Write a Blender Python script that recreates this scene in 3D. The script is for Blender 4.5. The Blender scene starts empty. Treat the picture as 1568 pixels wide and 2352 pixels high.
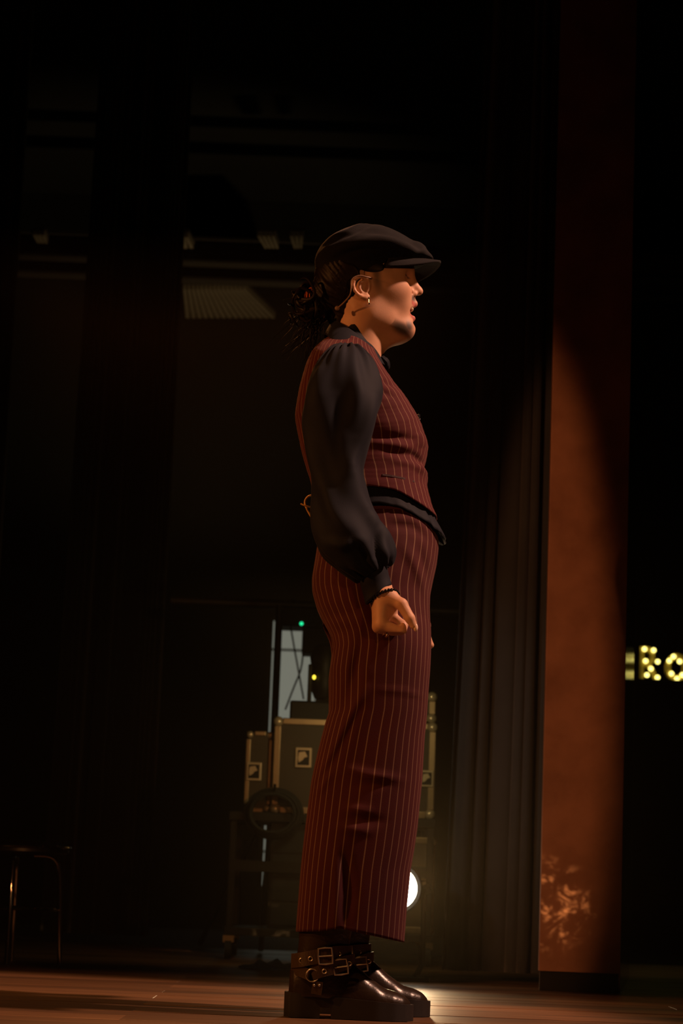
import bpy, bmesh, math, random
import numpy as np
from mathutils import Vector, Matrix

random.seed(7)
RNG = np.random.default_rng(7)
SC = bpy.context.scene
COL = SC.collection
PI = math.pi

# ------------------------------------------------------------------ camera
W, H, F = 1568.0, 2352.0, 5200.0
CAM = np.array([0.0, -5.0, 0.2725])
PITCH = math.atan((2038.0 - H / 2) / F)
ROLL = math.radians(2.2)
cam_data = bpy.data.cameras.new('camera')
cam = bpy.data.objects.new('camera', cam_data)
COL.objects.link(cam)
ROT = Matrix.Rotation(PI / 2 + PITCH, 4, 'X') @ Matrix.Rotation(ROLL, 4, 'Z')
cam.matrix_world = Matrix.Translation(Vector(CAM)) @ ROT
cam_data.sensor_fit = 'VERTICAL'
cam_data.sensor_height = 36.0
cam_data.lens = F * 36.0 / H
cam_data.clip_start = 0.05
cam_data.dof.use_dof = True
cam_data.dof.focus_distance = 4.85
cam_data.dof.aperture_fstop = 6.5
SC.camera = cam
R3 = np.array(ROT.to_3x3())

# ------------------------------------------------------------------ view, world
SC.view_settings.view_transform = 'Standard'
SC.view_settings.look = 'None'
SC.view_settings.exposure = 0.0
SC.view_settings.gamma = 1.0
SC.view_settings.use_curve_mapping = False
SC.cycles.max_bounces = 5
SC.cycles.diffuse_bounces = 3
SC.cycles.glossy_bounces = 3
world = bpy.data.worlds.new('world')
SC.world = world
world.use_nodes = True
world.node_tree.nodes['Background'].inputs[0].default_value = (1.0, 0.7, 0.45, 1)
world.node_tree.nodes['Background'].inputs[1].default_value = 0.0006


def ray(px, py):
    d = np.stack([(np.asarray(px, float) - W / 2) / F, (H / 2 - np.asarray(py, float)) / F,
                  -np.ones_like(np.asarray(px, float) + np.asarray(py, float))], -1)
    return d @ R3.T


def P(px, py, Y=0.0):
    """photo pixel -> world point on the upright plane at depth Y"""
    d = ray(px, py)
    t = (np.asarray(Y, float) - CAM[1]) / d[..., 1]
    return CAM + d * t[..., None]


def PZ(px, py, Z):
    """photo pixel -> world point on the level plane at height Z"""
    d = ray(px, py)
    t = (Z - CAM[2]) / d[..., 2]
    return CAM + d * t[..., None]


# ------------------------------------------------------------------ lights
def spot(name, loc, target, watts, color, cone=30, blend=0.5, radius=0.05):
    l = bpy.data.lights.new(name, 'SPOT')
    l.energy = watts
    l.color = color
    l.spot_size = math.radians(cone)
    l.spot_blend = blend
    l.shadow_soft_size = radius
    o = bpy.data.objects.new(name, l)
    COL.objects.link(o)
    o.location = Vector(loc)
    o.rotation_euler = (Vector(target) - Vector(loc)).to_track_quat('-Z', 'Y').to_euler()
    return o


spot('key_spotlight', (3.2, -0.60, 4.5), (0.08, 0, 0.92), 1300, (1.0, 0.52, 0.35), 26, 0.25, 0.14)
spot('warm_side_spotlight', (-4.5, -1.5, 2.5), (-0.25, 0.0, 0.95), 380, (1.0, 0.33, 0.08), 22, 0.6, 0.06)
spot('added_floor_wash', (-2.4, -1.9, 4.2), (-0.66, 0.25, 0.0), 240, (1.0, 0.46, 0.12), 33, 0.9, 0.06)  # added lamp for the floor glow, split off from the warm side light
spot('added_curtain_fill', (-3.0, -1.2, 2.0), (0.22, 2.25, 0.75), 110, (1.0, 0.74, 0.55), 15, 0.9, 0.06)  # added lamp to lift the curtain, which the panel beam misses
spot('back_spotlight', (-1.2, 4.6, 4.2), (-0.1, 0.0, 1.4), 220, (1.0, 0.34, 0.09), 22, 0.6, 0.05)
PL, PC = np.array([-2.2, -3.2, 1.5]), P(1150, 1600, 1.7)


def angle_to(px_, py_):
    a, b = PC - PL, P(px_, py_, 1.7) - PL
    return math.acos(np.dot(a, b) / np.linalg.norm(a) / np.linalg.norm(b))


# spotlight, beam shaped to a tall ellipse to imitate a shadow's edge
psp = spot('panel_spotlight', tuple(PL), tuple(PC), 330, (1.0, 0.35, 0.125), 2 * math.degrees(angle_to(1150, 680)), 0.25, 0.05)
psp.scale = (math.tan(angle_to(1418, 1600)) / math.tan(angle_to(1150, 680)), 1, 1)
spot('front_fill_spotlight', (1.6, -4.4, 1.3), (0.02, 0, 1.05), 105, (1.0, 0.37, 0.11), 21, 0.6, 0.08)


def ripple(o, scale):
    """break a narrow beam up with noise, in place of a real caustic"""
    l = o.data
    l.use_nodes = True
    N, L = l.node_tree.nodes, l.node_tree.links
    em = N['Emission']
    tc = N.new('ShaderNodeTexCoord')
    nz = N.new('ShaderNodeTexNoise')
    nz.inputs['Scale'].default_value = scale
    nz.inputs['Detail'].default_value = 6
    nz.inputs['Roughness'].default_value = .72
    nz.inputs['Distortion'].default_value = 1.2
    L.new(tc.outputs['Normal'], nz.inputs['Vector'])
    mr = N.new('ShaderNodeMapRange')
    mr.inputs[1].default_value = .52
    mr.inputs[2].default_value = .78
    L.new(nz.outputs['Fac'], mr.inputs[0])
    L.new(mr.outputs[0], em.inputs['Strength'])
    return o


ripple(spot('added_caustic_spot', (2.4, -2.4, 0.6), tuple(P(1244, 2080, 1.7)), 2600, (1.0, 0.50, 0.18), 4.2, 1.0, 0.004), 75)  # added lamp, stands in for caustic light reflected onto the panel
spot('backstage_work_light', tuple(P(880, 1560, 2.6)), tuple(P(660, 1780, 3.5)), 4.0, (1.0, 0.74, 0.30), 150, 0.5, 0.04)

# ------------------------------------------------------------------ materials
MATS = {}


def nodes_of(name):
    m = bpy.data.materials.new(name)
    m.use_nodes = True
    nt = m.node_tree
    return m, nt, nt.nodes, nt.links, nt.nodes['Principled BSDF']


def mat(name, color, rough=0.6, metal=0.0, var=0.25, scale=40.0, bump=0.0, bscale=200.0, sheen=0.0, spec=0.5,
        emit=None, estr=0.0):
    if name in MATS:
        return MATS[name]
    m, nt, N, L, b = nodes_of(name)
    tc = N.new('ShaderNodeTexCoord')
    nz = N.new('ShaderNodeTexNoise')
    nz.inputs['Scale'].default_value = scale
    nz.inputs['Detail'].default_value = 4
    L.new(tc.outputs['Object'], nz.inputs['Vector'])
    mx = N.new('ShaderNodeMix')
    mx.data_type = 'RGBA'
    mx.inputs[6].default_value = tuple(c * (1 - var) for c in color) + (1,)
    mx.inputs[7].default_value = tuple(min(1, c * (1 + var)) for c in color) + (1,)
    L.new(nz.outputs['Fac'], mx.inputs[0])
    L.new(mx.outputs[2], b.inputs['Base Color'])
    b.inputs['Roughness'].default_value = rough
    b.inputs['Metallic'].default_value = metal
    b.inputs['Specular IOR Level'].default_value = spec
    if sheen:
        b.inputs['Sheen Weight'].default_value = sheen
        b.inputs['Sheen Roughness'].default_value = 0.5
    if bump:
        n2 = N.new('ShaderNodeTexNoise')
        n2.inputs['Scale'].default_value = bscale
        L.new(tc.outputs['Object'], n2.inputs['Vector'])
        bp = N.new('ShaderNodeBump')
        bp.inputs['Strength'].default_value = bump
        bp.inputs['Distance'].default_value = 0.002
        L.new(n2.outputs['Fac'], bp.inputs['Height'])
        L.new(bp.outputs['Normal'], b.inputs['Normal'])
    if emit:
        b.inputs['Emission Color'].default_value = tuple(emit) + (1,)
        b.inputs['Emission Strength'].default_value = estr
    MATS[name] = m
    return m


def pinstripe(name, n_stripes, base, base2, line, width=0.13):
    m, nt, N, L, b = nodes_of(name)
    uv = N.new('ShaderNodeUVMap')
    uv.uv_map = 'UVMap'
    sp = N.new('ShaderNodeSeparateXYZ')
    L.new(uv.outputs['UV'], sp.inputs[0])

    def math_(op, a, c=None, cl=False):
        n = N.new('ShaderNodeMath')
        n.operation = op
        n.use_clamp = cl
        for i, v in enumerate((a, c)):
            if v is None:
                continue
            if isinstance(v, (int, float)):
                n.inputs[i].default_value = v
            else:
                L.new(v, n.inputs[i])
        return n.outputs[0]
    t = math_('MULTIPLY', sp.outputs['X'], float(n_stripes))
    fr = math_('FRACT', t)
    d = math_('ABSOLUTE', math_('SUBTRACT', fr, 0.5))
    mask = math_('SUBTRACT', 1.0, math_('DIVIDE', d, width / 2), cl=True)
    mask = math_('POWER', mask, 0.6)
    tc = N.new('ShaderNodeTexCoord')
    nz = N.new('ShaderNodeTexNoise')
    nz.inputs['Scale'].default_value = 14
    nz.inputs['Detail'].default_value = 5
    L.new(tc.outputs['Object'], nz.inputs['Vector'])
    c1 = N.new('ShaderNodeMix')
    c1.data_type = 'RGBA'
    c1.inputs[6].default_value = tuple(base) + (1,)
    c1.inputs[7].default_value = tuple(base2) + (1,)
    L.new(nz.outputs['Fac'], c1.inputs[0])
    c2 = N.new('ShaderNodeMix')
    c2.data_type = 'RGBA'
    L.new(mask, c2.inputs[0])
    L.new(c1.outputs[2], c2.inputs[6])
    c2.inputs[7].default_value = tuple(line) + (1,)
    L.new(c2.outputs[2], b.inputs['Base Color'])
    b.inputs['Roughness'].default_value = 0.85
    b.inputs['Specular IOR Level'].default_value = 0.2
    b.inputs['Sheen Weight'].default_value = 0.10
    b.inputs['Sheen Tint'].default_value = (0.9, 0.45, 0.4, 1)
    n2 = N.new('ShaderNodeTexNoise')
    n2.inputs['Scale'].default_value = 700
    L.new(tc.outputs['Object'], n2.inputs['Vector'])
    bp = N.new('ShaderNodeBump')
    bp.inputs['Strength'].default_value = 0.25
    bp.inputs['Distance'].default_value = 0.001
    L.new(n2.outputs['Fac'], bp.inputs['Height'])
    L.new(bp.outputs['Normal'], b.inputs['Normal'])
    return m


def emitter(name, color, strength):
    m, nt, N, L, b = nodes_of(name)
    e = N.new('ShaderNodeEmission')
    e.inputs[0].default_value = tuple(color) + (1,)
    e.inputs[1].default_value = strength
    L.new(e.outputs[0], N['Material Output'].inputs['Surface'])
    return m


# ------------------------------------------------------------------ object helpers
def mesh_from(name, verts, faces, uv=None):
    me = bpy.data.meshes.new(name)
    me.from_pydata([tuple(v) for v in np.asarray(verts, float)], [], [tuple(int(i) for i in f) for f in faces])
    if uv is not None:
        lay = me.uv_layers.new(name='UVMap')
        lay.data.foreach_set('uv', np.asarray(uv, np.float32).ravel())
    me.validate()
    me.update()
    return me


def link(name, me, m=None, parent=None, smooth=True, loc=None, **props):
    """verts of me are in world space; the origin is moved to the base of the mesh"""
    n = len(me.vertices)
    co = np.empty(n * 3)
    me.vertices.foreach_get('co', co)
    co = co.reshape(-1, 3)
    lo, hi = co.min(0), co.max(0)
    base = np.array([(lo[0] + hi[0]) / 2, (lo[1] + hi[1]) / 2, lo[2]]) if loc is None else np.asarray(loc, float)
    me.vertices.foreach_set('co', (co - base).ravel())
    me.update()
    o = bpy.data.objects.new(name, me)
    COL.objects.link(o)
    o.location = base
    if m is not None:
        me.materials.append(m)
    if smooth:
        me.polygons.foreach_set('use_smooth', np.ones(len(me.polygons), bool))
    if parent is not None:
        set_parent(o, parent)
    for k, v in props.items():
        o[k] = v
    return o


def world_of(o):
    m = Matrix.LocRotScale(o.location, o.rotation_euler, o.scale)
    return world_of(o.parent) @ o.matrix_parent_inverse @ m if o.parent else m


def set_parent(o, p):
    o.parent = p
    o.matrix_parent_inverse = world_of(p).inverted()


def thing(name, loc, label, category, group=None):
    o = bpy.data.objects.new(name, None)
    o.empty_display_size = 0.05
    COL.objects.link(o)
    o.location = Vector(loc)
    o['label'] = label
    o['category'] = category
    if group:
        o['group'] = group
    return o


class MB:
    """collects shapes for one mesh"""

    def __init__(s):
        s.v, s.f = [], []

    def add(s, verts, faces):
        k = len(s.v)
        s.v += [tuple(float(c) for c in v) for v in verts]
        s.f += [tuple(int(i) + k for i in f) for f in faces]
        return s

    def box(s, lo, hi, bevel=0.0, M=None):
        lo, hi = np.asarray(lo, float), np.asarray(hi, float)
        bm = bmesh.new()
        bmesh.ops.create_cube(bm, size=1)
        for v in bm.verts:
            v.co = Vector((lo + hi) / 2 + np.array(v.co) * (hi - lo))
        if bevel:
            bmesh.ops.bevel(bm, geom=list(bm.edges), offset=bevel, segments=2, affect='EDGES', profile=0.6)
        bm.verts.index_update()
        vs = [np.array(M @ v.co) if M else np.array(v.co) for v in bm.verts]
        fs = [[v.index for v in f.verts] for f in bm.faces]
        bm.free()
        return s.add(vs, fs)

    def tube(s, pts, r, n=10, closed=False, caps=True):
        pts = np.asarray(pts, float)
        m = len(pts)
        rr = np.broadcast_to(np.asarray(r, float), (m,))
        tang = np.roll(pts, -1, 0) - np.roll(pts, 1, 0) if closed else np.gradient(pts, axis=0)
        tang /= np.linalg.norm(tang, axis=1)[:, None] + 1e-12
        up = np.array([0, 0, 1.0]) if abs(tang[0][2]) < 0.9 else np.array([1.0, 0, 0])
        a = np.cross(tang[0], up)
        a /= np.linalg.norm(a)
        vs = []
        for i in range(m):
            a = a - tang[i] * np.dot(a, tang[i])
            a /= np.linalg.norm(a)
            b = np.cross(tang[i], a)
            for j in range(n):
                t = 2 * PI * j / n
                vs.append(pts[i] + rr[i] * (math.cos(t) * a + math.sin(t) * b))
        fs = []
        for i in range(m if closed else m - 1):
            i2 = (i + 1) % m
            for j in range(n):
                j2 = (j + 1) % n
                fs.append((i * n + j, i * n + j2, i2 * n + j2, i2 * n + j))
        if caps and not closed:
            fs.append(tuple(range(n - 1, -1, -1)))
            fs.append(tuple((m - 1) * n + j for j in range(n)))
        return s.add(vs, fs)

    def sphere(s, c, r, n=12, m=8):
        r = np.broadcast_to(np.asarray(r, float), (3,))
        vs = [np.array(c) + r * np.array([0, 0, 1.0])]
        for i in range(1, m):
            p = PI * i / m
            for j in range(n):
                t = 2 * PI * j / n
                vs.append(np.array(c) + r * np.array([math.sin(p) * math.cos(t), math.sin(p) * math.sin(t), math.cos(p)]))
        vs.append(np.array(c) - r * np.array([0, 0, 1.0]))
        fs = [(0, 1 + j, 1 + (j + 1) % n) for j in range(n)]
        for i in range(m - 2):
            for j in range(n):
                a, b = 1 + i * n + j, 1 + i * n + (j + 1) % n
                fs.append((a, a + n, b + n, b))
        e = len(vs) - 1
        fs += [(e, 1 + (m - 2) * n + (j + 1) % n, 1 + (m - 2) * n + j) for j in range(n)]
        return s.add(vs, fs)

    def cyl(s, a, b, r, r2=None, n=24):
        a, b = np.asarray(a, float), np.asarray(b, float)
        return s.tube([a, b], [r, r if r2 is None else r2], n)

    def lathe(s, prof, c=(0, 0, 0), axis='Z', n=32, M=None):
        vs, fs = [], []
        for (r, h) in prof:
            for j in range(n):
                t = 2 * PI * j / n
                v = np.array([r * math.cos(t), r * math.sin(t), h])
                if M is not None:
                    v = np.array(M @ Vector(v))
                vs.append(v + np.array(c))
        for i in range(len(prof) - 1):
            for j in range(n):
                j2 = (j + 1) % n
                fs.append((i * n + j, i * n + j2, (i + 1) * n + j2, (i + 1) * n + j))
        if prof[0][0] > 1e-6:
            fs.append(tuple(range(n - 1, -1, -1)))
        if prof[-1][0] > 1e-6:
            fs.append(tuple((len(prof) - 1) * n + j for j in range(n)))
        return s.add(vs, fs)

    def prism(s, poly, y0, y1):
        """poly: list of (x, z), extruded along Y"""
        n = len(poly)
        vs = [(x, y0, z) for x, z in poly] + [(x, y1, z) for x, z in poly]
        fs = [tuple(range(n)), tuple(range(2 * n - 1, n - 1, -1))]
        fs += [(i, i + n, (i + 1) % n + n, (i + 1) % n) for i in range(n)]
        return s.add(vs, fs)

    def mesh(s, name):
        me = mesh_from(name, s.v, s.f)
        bm = bmesh.new()
        bm.from_mesh(me)
        bmesh.ops.recalc_face_normals(bm, faces=bm.faces)
        bm.to_mesh(me)
        bm.free()
        return me

    def build(s, name, m, parent=None, smooth=False, **props):
        o = link(name, s.mesh(name), m, parent, smooth, **props)
        if smooth:
            o.data.set_sharp_from_angle(angle=math.radians(40))
        return o


def crom(pts, n):
    """Catmull-Rom resample of rows (k, d) to n rows"""
    pts = np.asarray(pts, float)
    k = len(pts)
    ext = np.vstack([2 * pts[0] - pts[1], pts, 2 * pts[-1] - pts[-2]])
    t = np.linspace(0, k - 1 - 1e-9, n)
    i = t.astype(int)
    u = (t - i)[:, None]
    p0, p1, p2, p3 = ext[i], ext[i + 1], ext[i + 2], ext[i + 3]
    return 0.5 * (2 * p1 + (p2 - p0) * u + (2 * p0 - 5 * p1 + 4 * p2 - p3) * u ** 2 + (3 * p1 - p0 - 3 * p2 + p3) * u ** 3)


def ip(x, table):
    t = np.asarray(table, float)
    o = np.argsort(t[:, 0])
    t = t[o]
    # smooth interpolation: average of linear samples over a small window
    w = 6.0
    return sum(np.interp(np.asarray(x, float) + d * w, t[:, 0], t[:, 1]) for d in (-1, -.5, 0, .5, 1)) / 5


def il(x, table):
    t = np.asarray(table, float)
    t = t[np.argsort(t[:, 0])]
    return np.interp(np.asarray(x, float), t[:, 0], t[:, 1])


def grid_faces(nr, nc, closed=True):
    f = []
    for i in range(nr - 1):
        for j in range(nc if closed else nc - 1):
            j2 = (j + 1) % nc
            f.append((i * nc + j, i * nc + j2, (i + 1) * nc + j2, (i + 1) * nc + j))
    return f


def grid_uv(nr, nc, u_of=None, closed=True):
    """per-loop uv for grid_faces; u along columns (0..1), v along rows"""
    out = []
    for i in range(nr - 1):
        for j in range(nc if closed else nc - 1):
            u0 = j / nc if u_of is None else u_of(j)
            u1 = (j + 1) / nc if u_of is None else u_of(j + 1)
            v0, v1 = i / (nr - 1), (i + 1) / (nr - 1)
            out += [(u0, v0), (u1, v0), (u1, v1), (u0, v1)]
    return out


def thicken(o, t, offset=-1.0):
    md = o.modifiers.new('cloth_thickness', 'SOLIDIFY')
    md.thickness = t
    md.offset = offset
    return o


# ------------------------------------------------------------------ signed distance modelling
def surf_nets(f, lo, hi, h):
    lo = np.asarray(lo, float)
    n = np.ceil((np.asarray(hi, float) - lo) / h).astype(int) + 1
    ax = [lo[k] + h * np.arange(n[k]) for k in range(3)]
    X, Y, Z = np.meshgrid(*ax, indexing='ij')
    v = f(np.stack([X, Y, Z], -1).astype(np.float32)).astype(np.float32)
    for k in range(3):       # close the surface at the box
        for e in (0, -1):
            sl = [slice(None)] * 3
            sl[k] = e
            v[tuple(sl)] = np.maximum(v[tuple(sl)], h)
    s = v < 0
    cells = tuple(n - 1)
    acc = np.zeros(cells + (3,), np.float32)
    cnt = np.zeros(cells, np.float32)
    cor = [(a, b, c) for a in (0, 1) for b in (0, 1) for c in (0, 1)]

    def sub(a, c):
        return a[c[0]:c[0] + cells[0], c[1]:c[1] + cells[1], c[2]:c[2] + cells[2]]
    for c in cor:
        for k in range(3):
            if c[k] == 0:
                d = list(c)
                d[k] = 1
                v0, v1 = sub(v, c), sub(v, d)
                x = sub(s, c) != sub(s, d)
                t = np.where(x, v0 / np.where(x, v0 - v1, 1), 0)
                for q in range(3):
                    acc[..., q] += np.where(x, c[q] + (t if q == k else 0), 0)
                cnt += x
    act = cnt > 0
    idx = -np.ones(cells, np.int64)
    idx[act] = np.arange(act.sum())
    ijk = np.argwhere(act)
    verts = lo + h * (ijk + acc[act] / cnt[act][:, None])
    faces = []
    for k in range(3):
        a, b = (k + 1) % 3, (k + 2) % 3
        sl0 = [slice(None)] * 3
        sl1 = [slice(None)] * 3
        sl0[k] = slice(0, -1)
        sl1[k] = slice(1, None)
        e = s[tuple(sl0)] != s[tuple(sl1)]
        pos = np.argwhere(e)
        ok = (pos[:, a] > 0) & (pos[:, b] > 0) & (pos[:, a] < cells[a]) & (pos[:, b] < cells[b])
        pos = pos[ok]
        flip = s[tuple(pos.T)]

        def at(da, db):
            q = pos.copy()
            q[:, a] -= da
            q[:, b] -= db
            return idx[tuple(q.T)]
        quad = np.stack([at(1, 1), at(0, 1), at(0, 0), at(1, 0)], 1)
        quad[~flip] = quad[~flip][:, ::-1]
        faces.append(quad)
    return verts, np.concatenate(faces)


def smin(a, b, k):
    h = np.maximum(k - np.abs(a - b), 0) / k
    return np.minimum(a, b) - h * h * k * 0.25


def smax(a, b, k):
    return -smin(-a, -b, k)


def sd_cone(p, a, b, ra, rb):
    a, b = np.asarray(a, np.float32), np.asarray(b, np.float32)
    ab = b - a
    t = np.clip(((p - a) @ ab) / (ab @ ab + 1e-9), 0, 1)
    return np.linalg.norm(p - a - t[..., None] * ab, axis=-1) - (ra + (rb - ra) * t)


def sd_ell(p, c, r, rotY=0.0):
    q = p - np.asarray(c, np.float32)
    if rotY:
        cs, sn = math.cos(rotY), math.sin(rotY)
        q = np.stack([q[..., 0] * cs - q[..., 2] * sn, q[..., 1], q[..., 0] * sn + q[..., 2] * cs], -1)
    r = np.asarray(r, np.float32)
    k0 = np.linalg.norm(q / r, axis=-1)
    k1 = np.linalg.norm(q / (r * r), axis=-1)
    return k0 * (k0 - 1) / np.maximum(k1, 1e-6)


# ================================================================== the stage
def wood_material():
    m, nt, N, L, b = nodes_of('stage_boards')
    tc = N.new('ShaderNodeTexCoord')
    mp = N.new('ShaderNodeMapping')
    mp.inputs['Scale'].default_value = (1.2, 26, 10)
    L.new(tc.outputs['Object'], mp.inputs['Vector'])
    oi = N.new('ShaderNodeObjectInfo')
    ad = N.new('ShaderNodeVectorMath')
    ad.operation = 'ADD'
    L.new(mp.outputs[0], ad.inputs[0])
    L.new(oi.outputs['Location'], ad.inputs[1])
    nz = N.new('ShaderNodeTexNoise')
    nz.inputs['Scale'].default_value = 2.2
    nz.inputs['Detail'].default_value = 8
    nz.inputs['Roughness'].default_value = 0.65
    L.new(ad.outputs[0], nz.inputs['Vector'])
    cr = N.new('ShaderNodeValToRGB')
    cr.color_ramp.elements[0].position = 0.30
    cr.color_ramp.elements[0].color = (0.055, 0.024, 0.010, 1)
    cr.color_ramp.elements[1].position = 0.74
    cr.color_ramp.elements[1].color = (0.30, 0.145, 0.060, 1)
    L.new(nz.outputs['Fac'], cr.inputs[0])
    hs = N.new('ShaderNodeHueSaturation')
    mr = N.new('ShaderNodeMapRange')
    mr.inputs[3].default_value = 0.6
    mr.inputs[4].default_value = 1.25
    L.new(oi.outputs['Random'], mr.inputs[0])
    L.new(mr.outputs[0], hs.inputs['Value'])
    L.new(cr.outputs[0], hs.inputs['Color'])
    L.new(hs.outputs[0], b.inputs['Base Color'])
    rr = N.new('ShaderNodeMapRange')
    rr.inputs[3].default_value = 0.50
    rr.inputs[4].default_value = 0.30
    L.new(nz.outputs['Fac'], rr.inputs[0])
    L.new(rr.outputs[0], b.inputs['Roughness'])
    bp = N.new('ShaderNodeBump')
    bp.inputs['Strength'].default_value = 0.3
    bp.inputs['Distance'].default_value = 0.002
    L.new(nz.outputs['Fac'], bp.inputs['Height'])
    L.new(bp.outputs['Normal'], b.inputs['Normal'])
    return m


M_WOOD = wood_material()
M_SUB = mat('black_subfloor', (0.012, 0.010, 0.009), 0.8)
M_BLACKWALL = mat('black_painted_wall', (0.016, 0.013, 0.010), 0.9, scale=3, var=0.3)

floor = MB().box((-6, -1.2, -0.10), (6, 10.2, -0.022)).build('floor', M_SUB, kind='structure')
floor['label'] = 'dark subfloor of the stage under the wooden boards'
PW = 0.145
pm = MB().box((-2.6, 0, -0.022), (2.6, PW - 0.004, 0.0), bevel=0.0015).mesh('plank')
pm.materials.append(M_WOOD)
for i in range(40):
    for k in range(2):
        o = bpy.data.objects.new('plank', pm)
        COL.objects.link(o)
        o.location = (-2.6 + 5.2 * k + (0.9 if i % 2 else -0.4), -1.0 + PW * i, random.uniform(-0.0012, 0.0))
        set_parent(o, floor)
wall_back = MB().box((-6, 10.0, -0.02), (6, 10.2, 5.0)).build('wall_back', M_BLACKWALL, kind='structure')
wall_right = MB().box((5.8, -1.2, -0.02), (6.0, 10.0, 5.0)).build('wall_right', M_BLACKWALL, kind='structure')
wall_left = MB().box((-6.0, -1.2, -0.02), (-5.8, 10.0, 5.0)).build('wall_left', M_BLACKWALL, kind='structure')
ceiling = MB().box((-6, -1.2, 4.9), (6, 10.2, 5.0)).build('ceiling', M_BLACKWALL, kind='structure')

# tall narrow lit window in the back wall, glazing bars between the panes
M_WIN = emitter('window_daylight', (0.58, 0.58, 0.45), 0.29)
M_FRAME = mat('window_frame_dark', (0.03, 0.028, 0.025), 0.6)
WY = 9.96
wa, wb = P(602, 2034, WY), P(730, 1430, WY)
wx0, wx1, wz0, wz1 = wa[0], wb[0] - 0.0, wa[2], wb[2]
win = MB()
fr = 0.03
for lo, hi in (((wx0 - fr, WY - .02, wz0 - fr), (wx0, WY + .03, wz1 + fr)), ((wx1, WY - .02, wz0 - fr), (wx1 + fr, WY + .03, wz1 + fr)),
               ((wx0 - fr, WY - .02, wz0 - fr), (wx1 + fr, WY + .03, wz0)), ((wx0 - fr, WY - .02, wz1), (wx1 + fr, WY + .03, wz1 + fr))):
    win.box(lo, hi, 0.004)
window = win.build('window_1', M_FRAME, kind='structure')
zs = [wz0] + [P(650, y, WY)[2] for y in (1958, 1882, 1690, 1493)] + [wz1]
for i in range(5):
    MB().box((wx0, WY + .005, zs[i] + (0.008 if i else 0)), (wx1, WY + .015, zs[i + 1])).build('pane', M_WIN, window)
    if i:
        MB().box((wx0, WY - .01, zs[i] - .006), (wx1, WY + .02, zs[i] + .008)).build('glazing_bar', mat('glazing_bar_grey', (0.2, 0.2, 0.18), .6), window)


# ---------------------------------------------------------------- curtains
def curtain(name, xs_top, xs_bot, Y, ztop, zbot, folds, depth, m, label, nr=60, nc=260, seed=1, uneven=0.6):
    rng = np.random.default_rng(seed)
    u = np.linspace(0, 1, nc)
    ph = np.cumsum(1 + uneven * np.sin(u * 17 + seed) + 0.4 * uneven * rng.standard_normal(nc).cumsum() / 6)
    ph = (ph - ph[0]) / (ph[-1] - ph[0]) * folds * 2 * PI
    amp = depth * (0.6 + 0.4 * np.sin(u * 11 + seed * 2))
    V = []
    for i in range(nr):
        s = i / (nr - 1)
        z = ztop + (zbot - ztop) * s
        x = xs_top[0] + (xs_bot[0] - xs_top[0]) * s ** 1.2 + u * ((xs_top[1] - xs_top[0]) + ((xs_bot[1] - xs_bot[0]) - (xs_top[1] - xs_top[0])) * s ** 1.2)
        a = amp * (0.65 + 0.35 * s)
        wav = np.sin(ph + 0.25 * math.sin(s * 4 + seed))
        wav = np.sign(wav) * np.abs(wav) ** 0.8
        V.append(np.stack([x + 0.3 * depth * np.cos(ph) * s, Y + a * wav, np.full(nc, z)], -1))
    me = mesh_from(name, np.concatenate(V), grid_faces(nr, nc, False))
    o = link(name, me, m)
    o['label'] = label
    o['category'] = 'curtain'
    thicken(o, 0.004, 0)
    return o


def velvet(name, c):
    return mat(name, c, 0.95, var=0.3, scale=6, bump=0.2, bscale=500, sheen=0.25, spec=0.1)


M_DRAPE = velvet('grey_black_velvet', (0.040, 0.044, 0.048))
M_MASK = velvet('black_masking_cloth', (0.012, 0.010, 0.009))
CY = 2.25
ct0, ct1 = P(1128, -60, CY), P(1300, -60, CY)
cb0, cb1 = P(1004, 2250, CY), P(1262, 2260, CY)
curtain('stage_curtain', (ct0[0], ct1[0]), (cb0[0], cb1[0]), CY, 4.3, 0.03, 6.5, 0.05, M_DRAPE,
        'grey-black pleated stage curtain hanging left of the copper-brown panel', seed=3)
m0, m1 = P(205, 600, 6.0), P(420, 600, 6.0)
curtain('masking_curtain', (m0[0], m1[0]), (m0[0] - .06, m1[0] - .02), 6.0, 4.85, 0.01, 9, 0.04, M_MASK,
        'black masking curtain hanging in the gloom left of the lit window', seed=5)
m0, m1 = P(-420, 600, 6.4), P(40, 600, 6.4)
curtain('masking_curtain', (m0[0], m1[0]), (m0[0], m1[0]), 6.4, 4.85, 0.01, 12, 0.05, M_MASK,
        'black masking curtain at the far left, behind the chrome stool', seed=8)

# ---------------------------------------------------------------- tall copper-brown panel on a black plinth
def copper_material():
    m, nt, N, L, b = nodes_of('copper_brown_patina')
    tc = N.new('ShaderNodeTexCoord')
    n1 = N.new('ShaderNodeTexNoise')
    n1.inputs['Scale'].default_value = 5
    n1.inputs['Detail'].default_value = 9
    n1.inputs['Roughness'].default_value = 0.6
    L.new(tc.outputs['Object'], n1.inputs['Vector'])
    cr = N.new('ShaderNodeValToRGB')
    cr.color_ramp.elements[0].position = 0.32
    cr.color_ramp.elements[0].color = (0.22, 0.10, 0.055, 1)
    cr.color_ramp.elements[1].position = 0.68
    cr.color_ramp.elements[1].color = (0.40, 0.20, 0.115, 1)
    L.new(n1.outputs['Fac'], cr.inputs[0])
    L.new(cr.outputs[0], b.inputs['Base Color'])
    b.inputs['Roughness'].default_value = 0.55
    b.inputs['Specular IOR Level'].default_value = 0.3
    bp = N.new('ShaderNodeBump')
    bp.inputs['Strength'].default_value = 0.35
    bp.inputs['Distance'].default_value = 0.01
    L.new(n1.outputs['Fac'], bp.inputs['Height'])
    L.new(bp.outputs['Normal'], b.inputs['Normal'])
    return m


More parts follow.
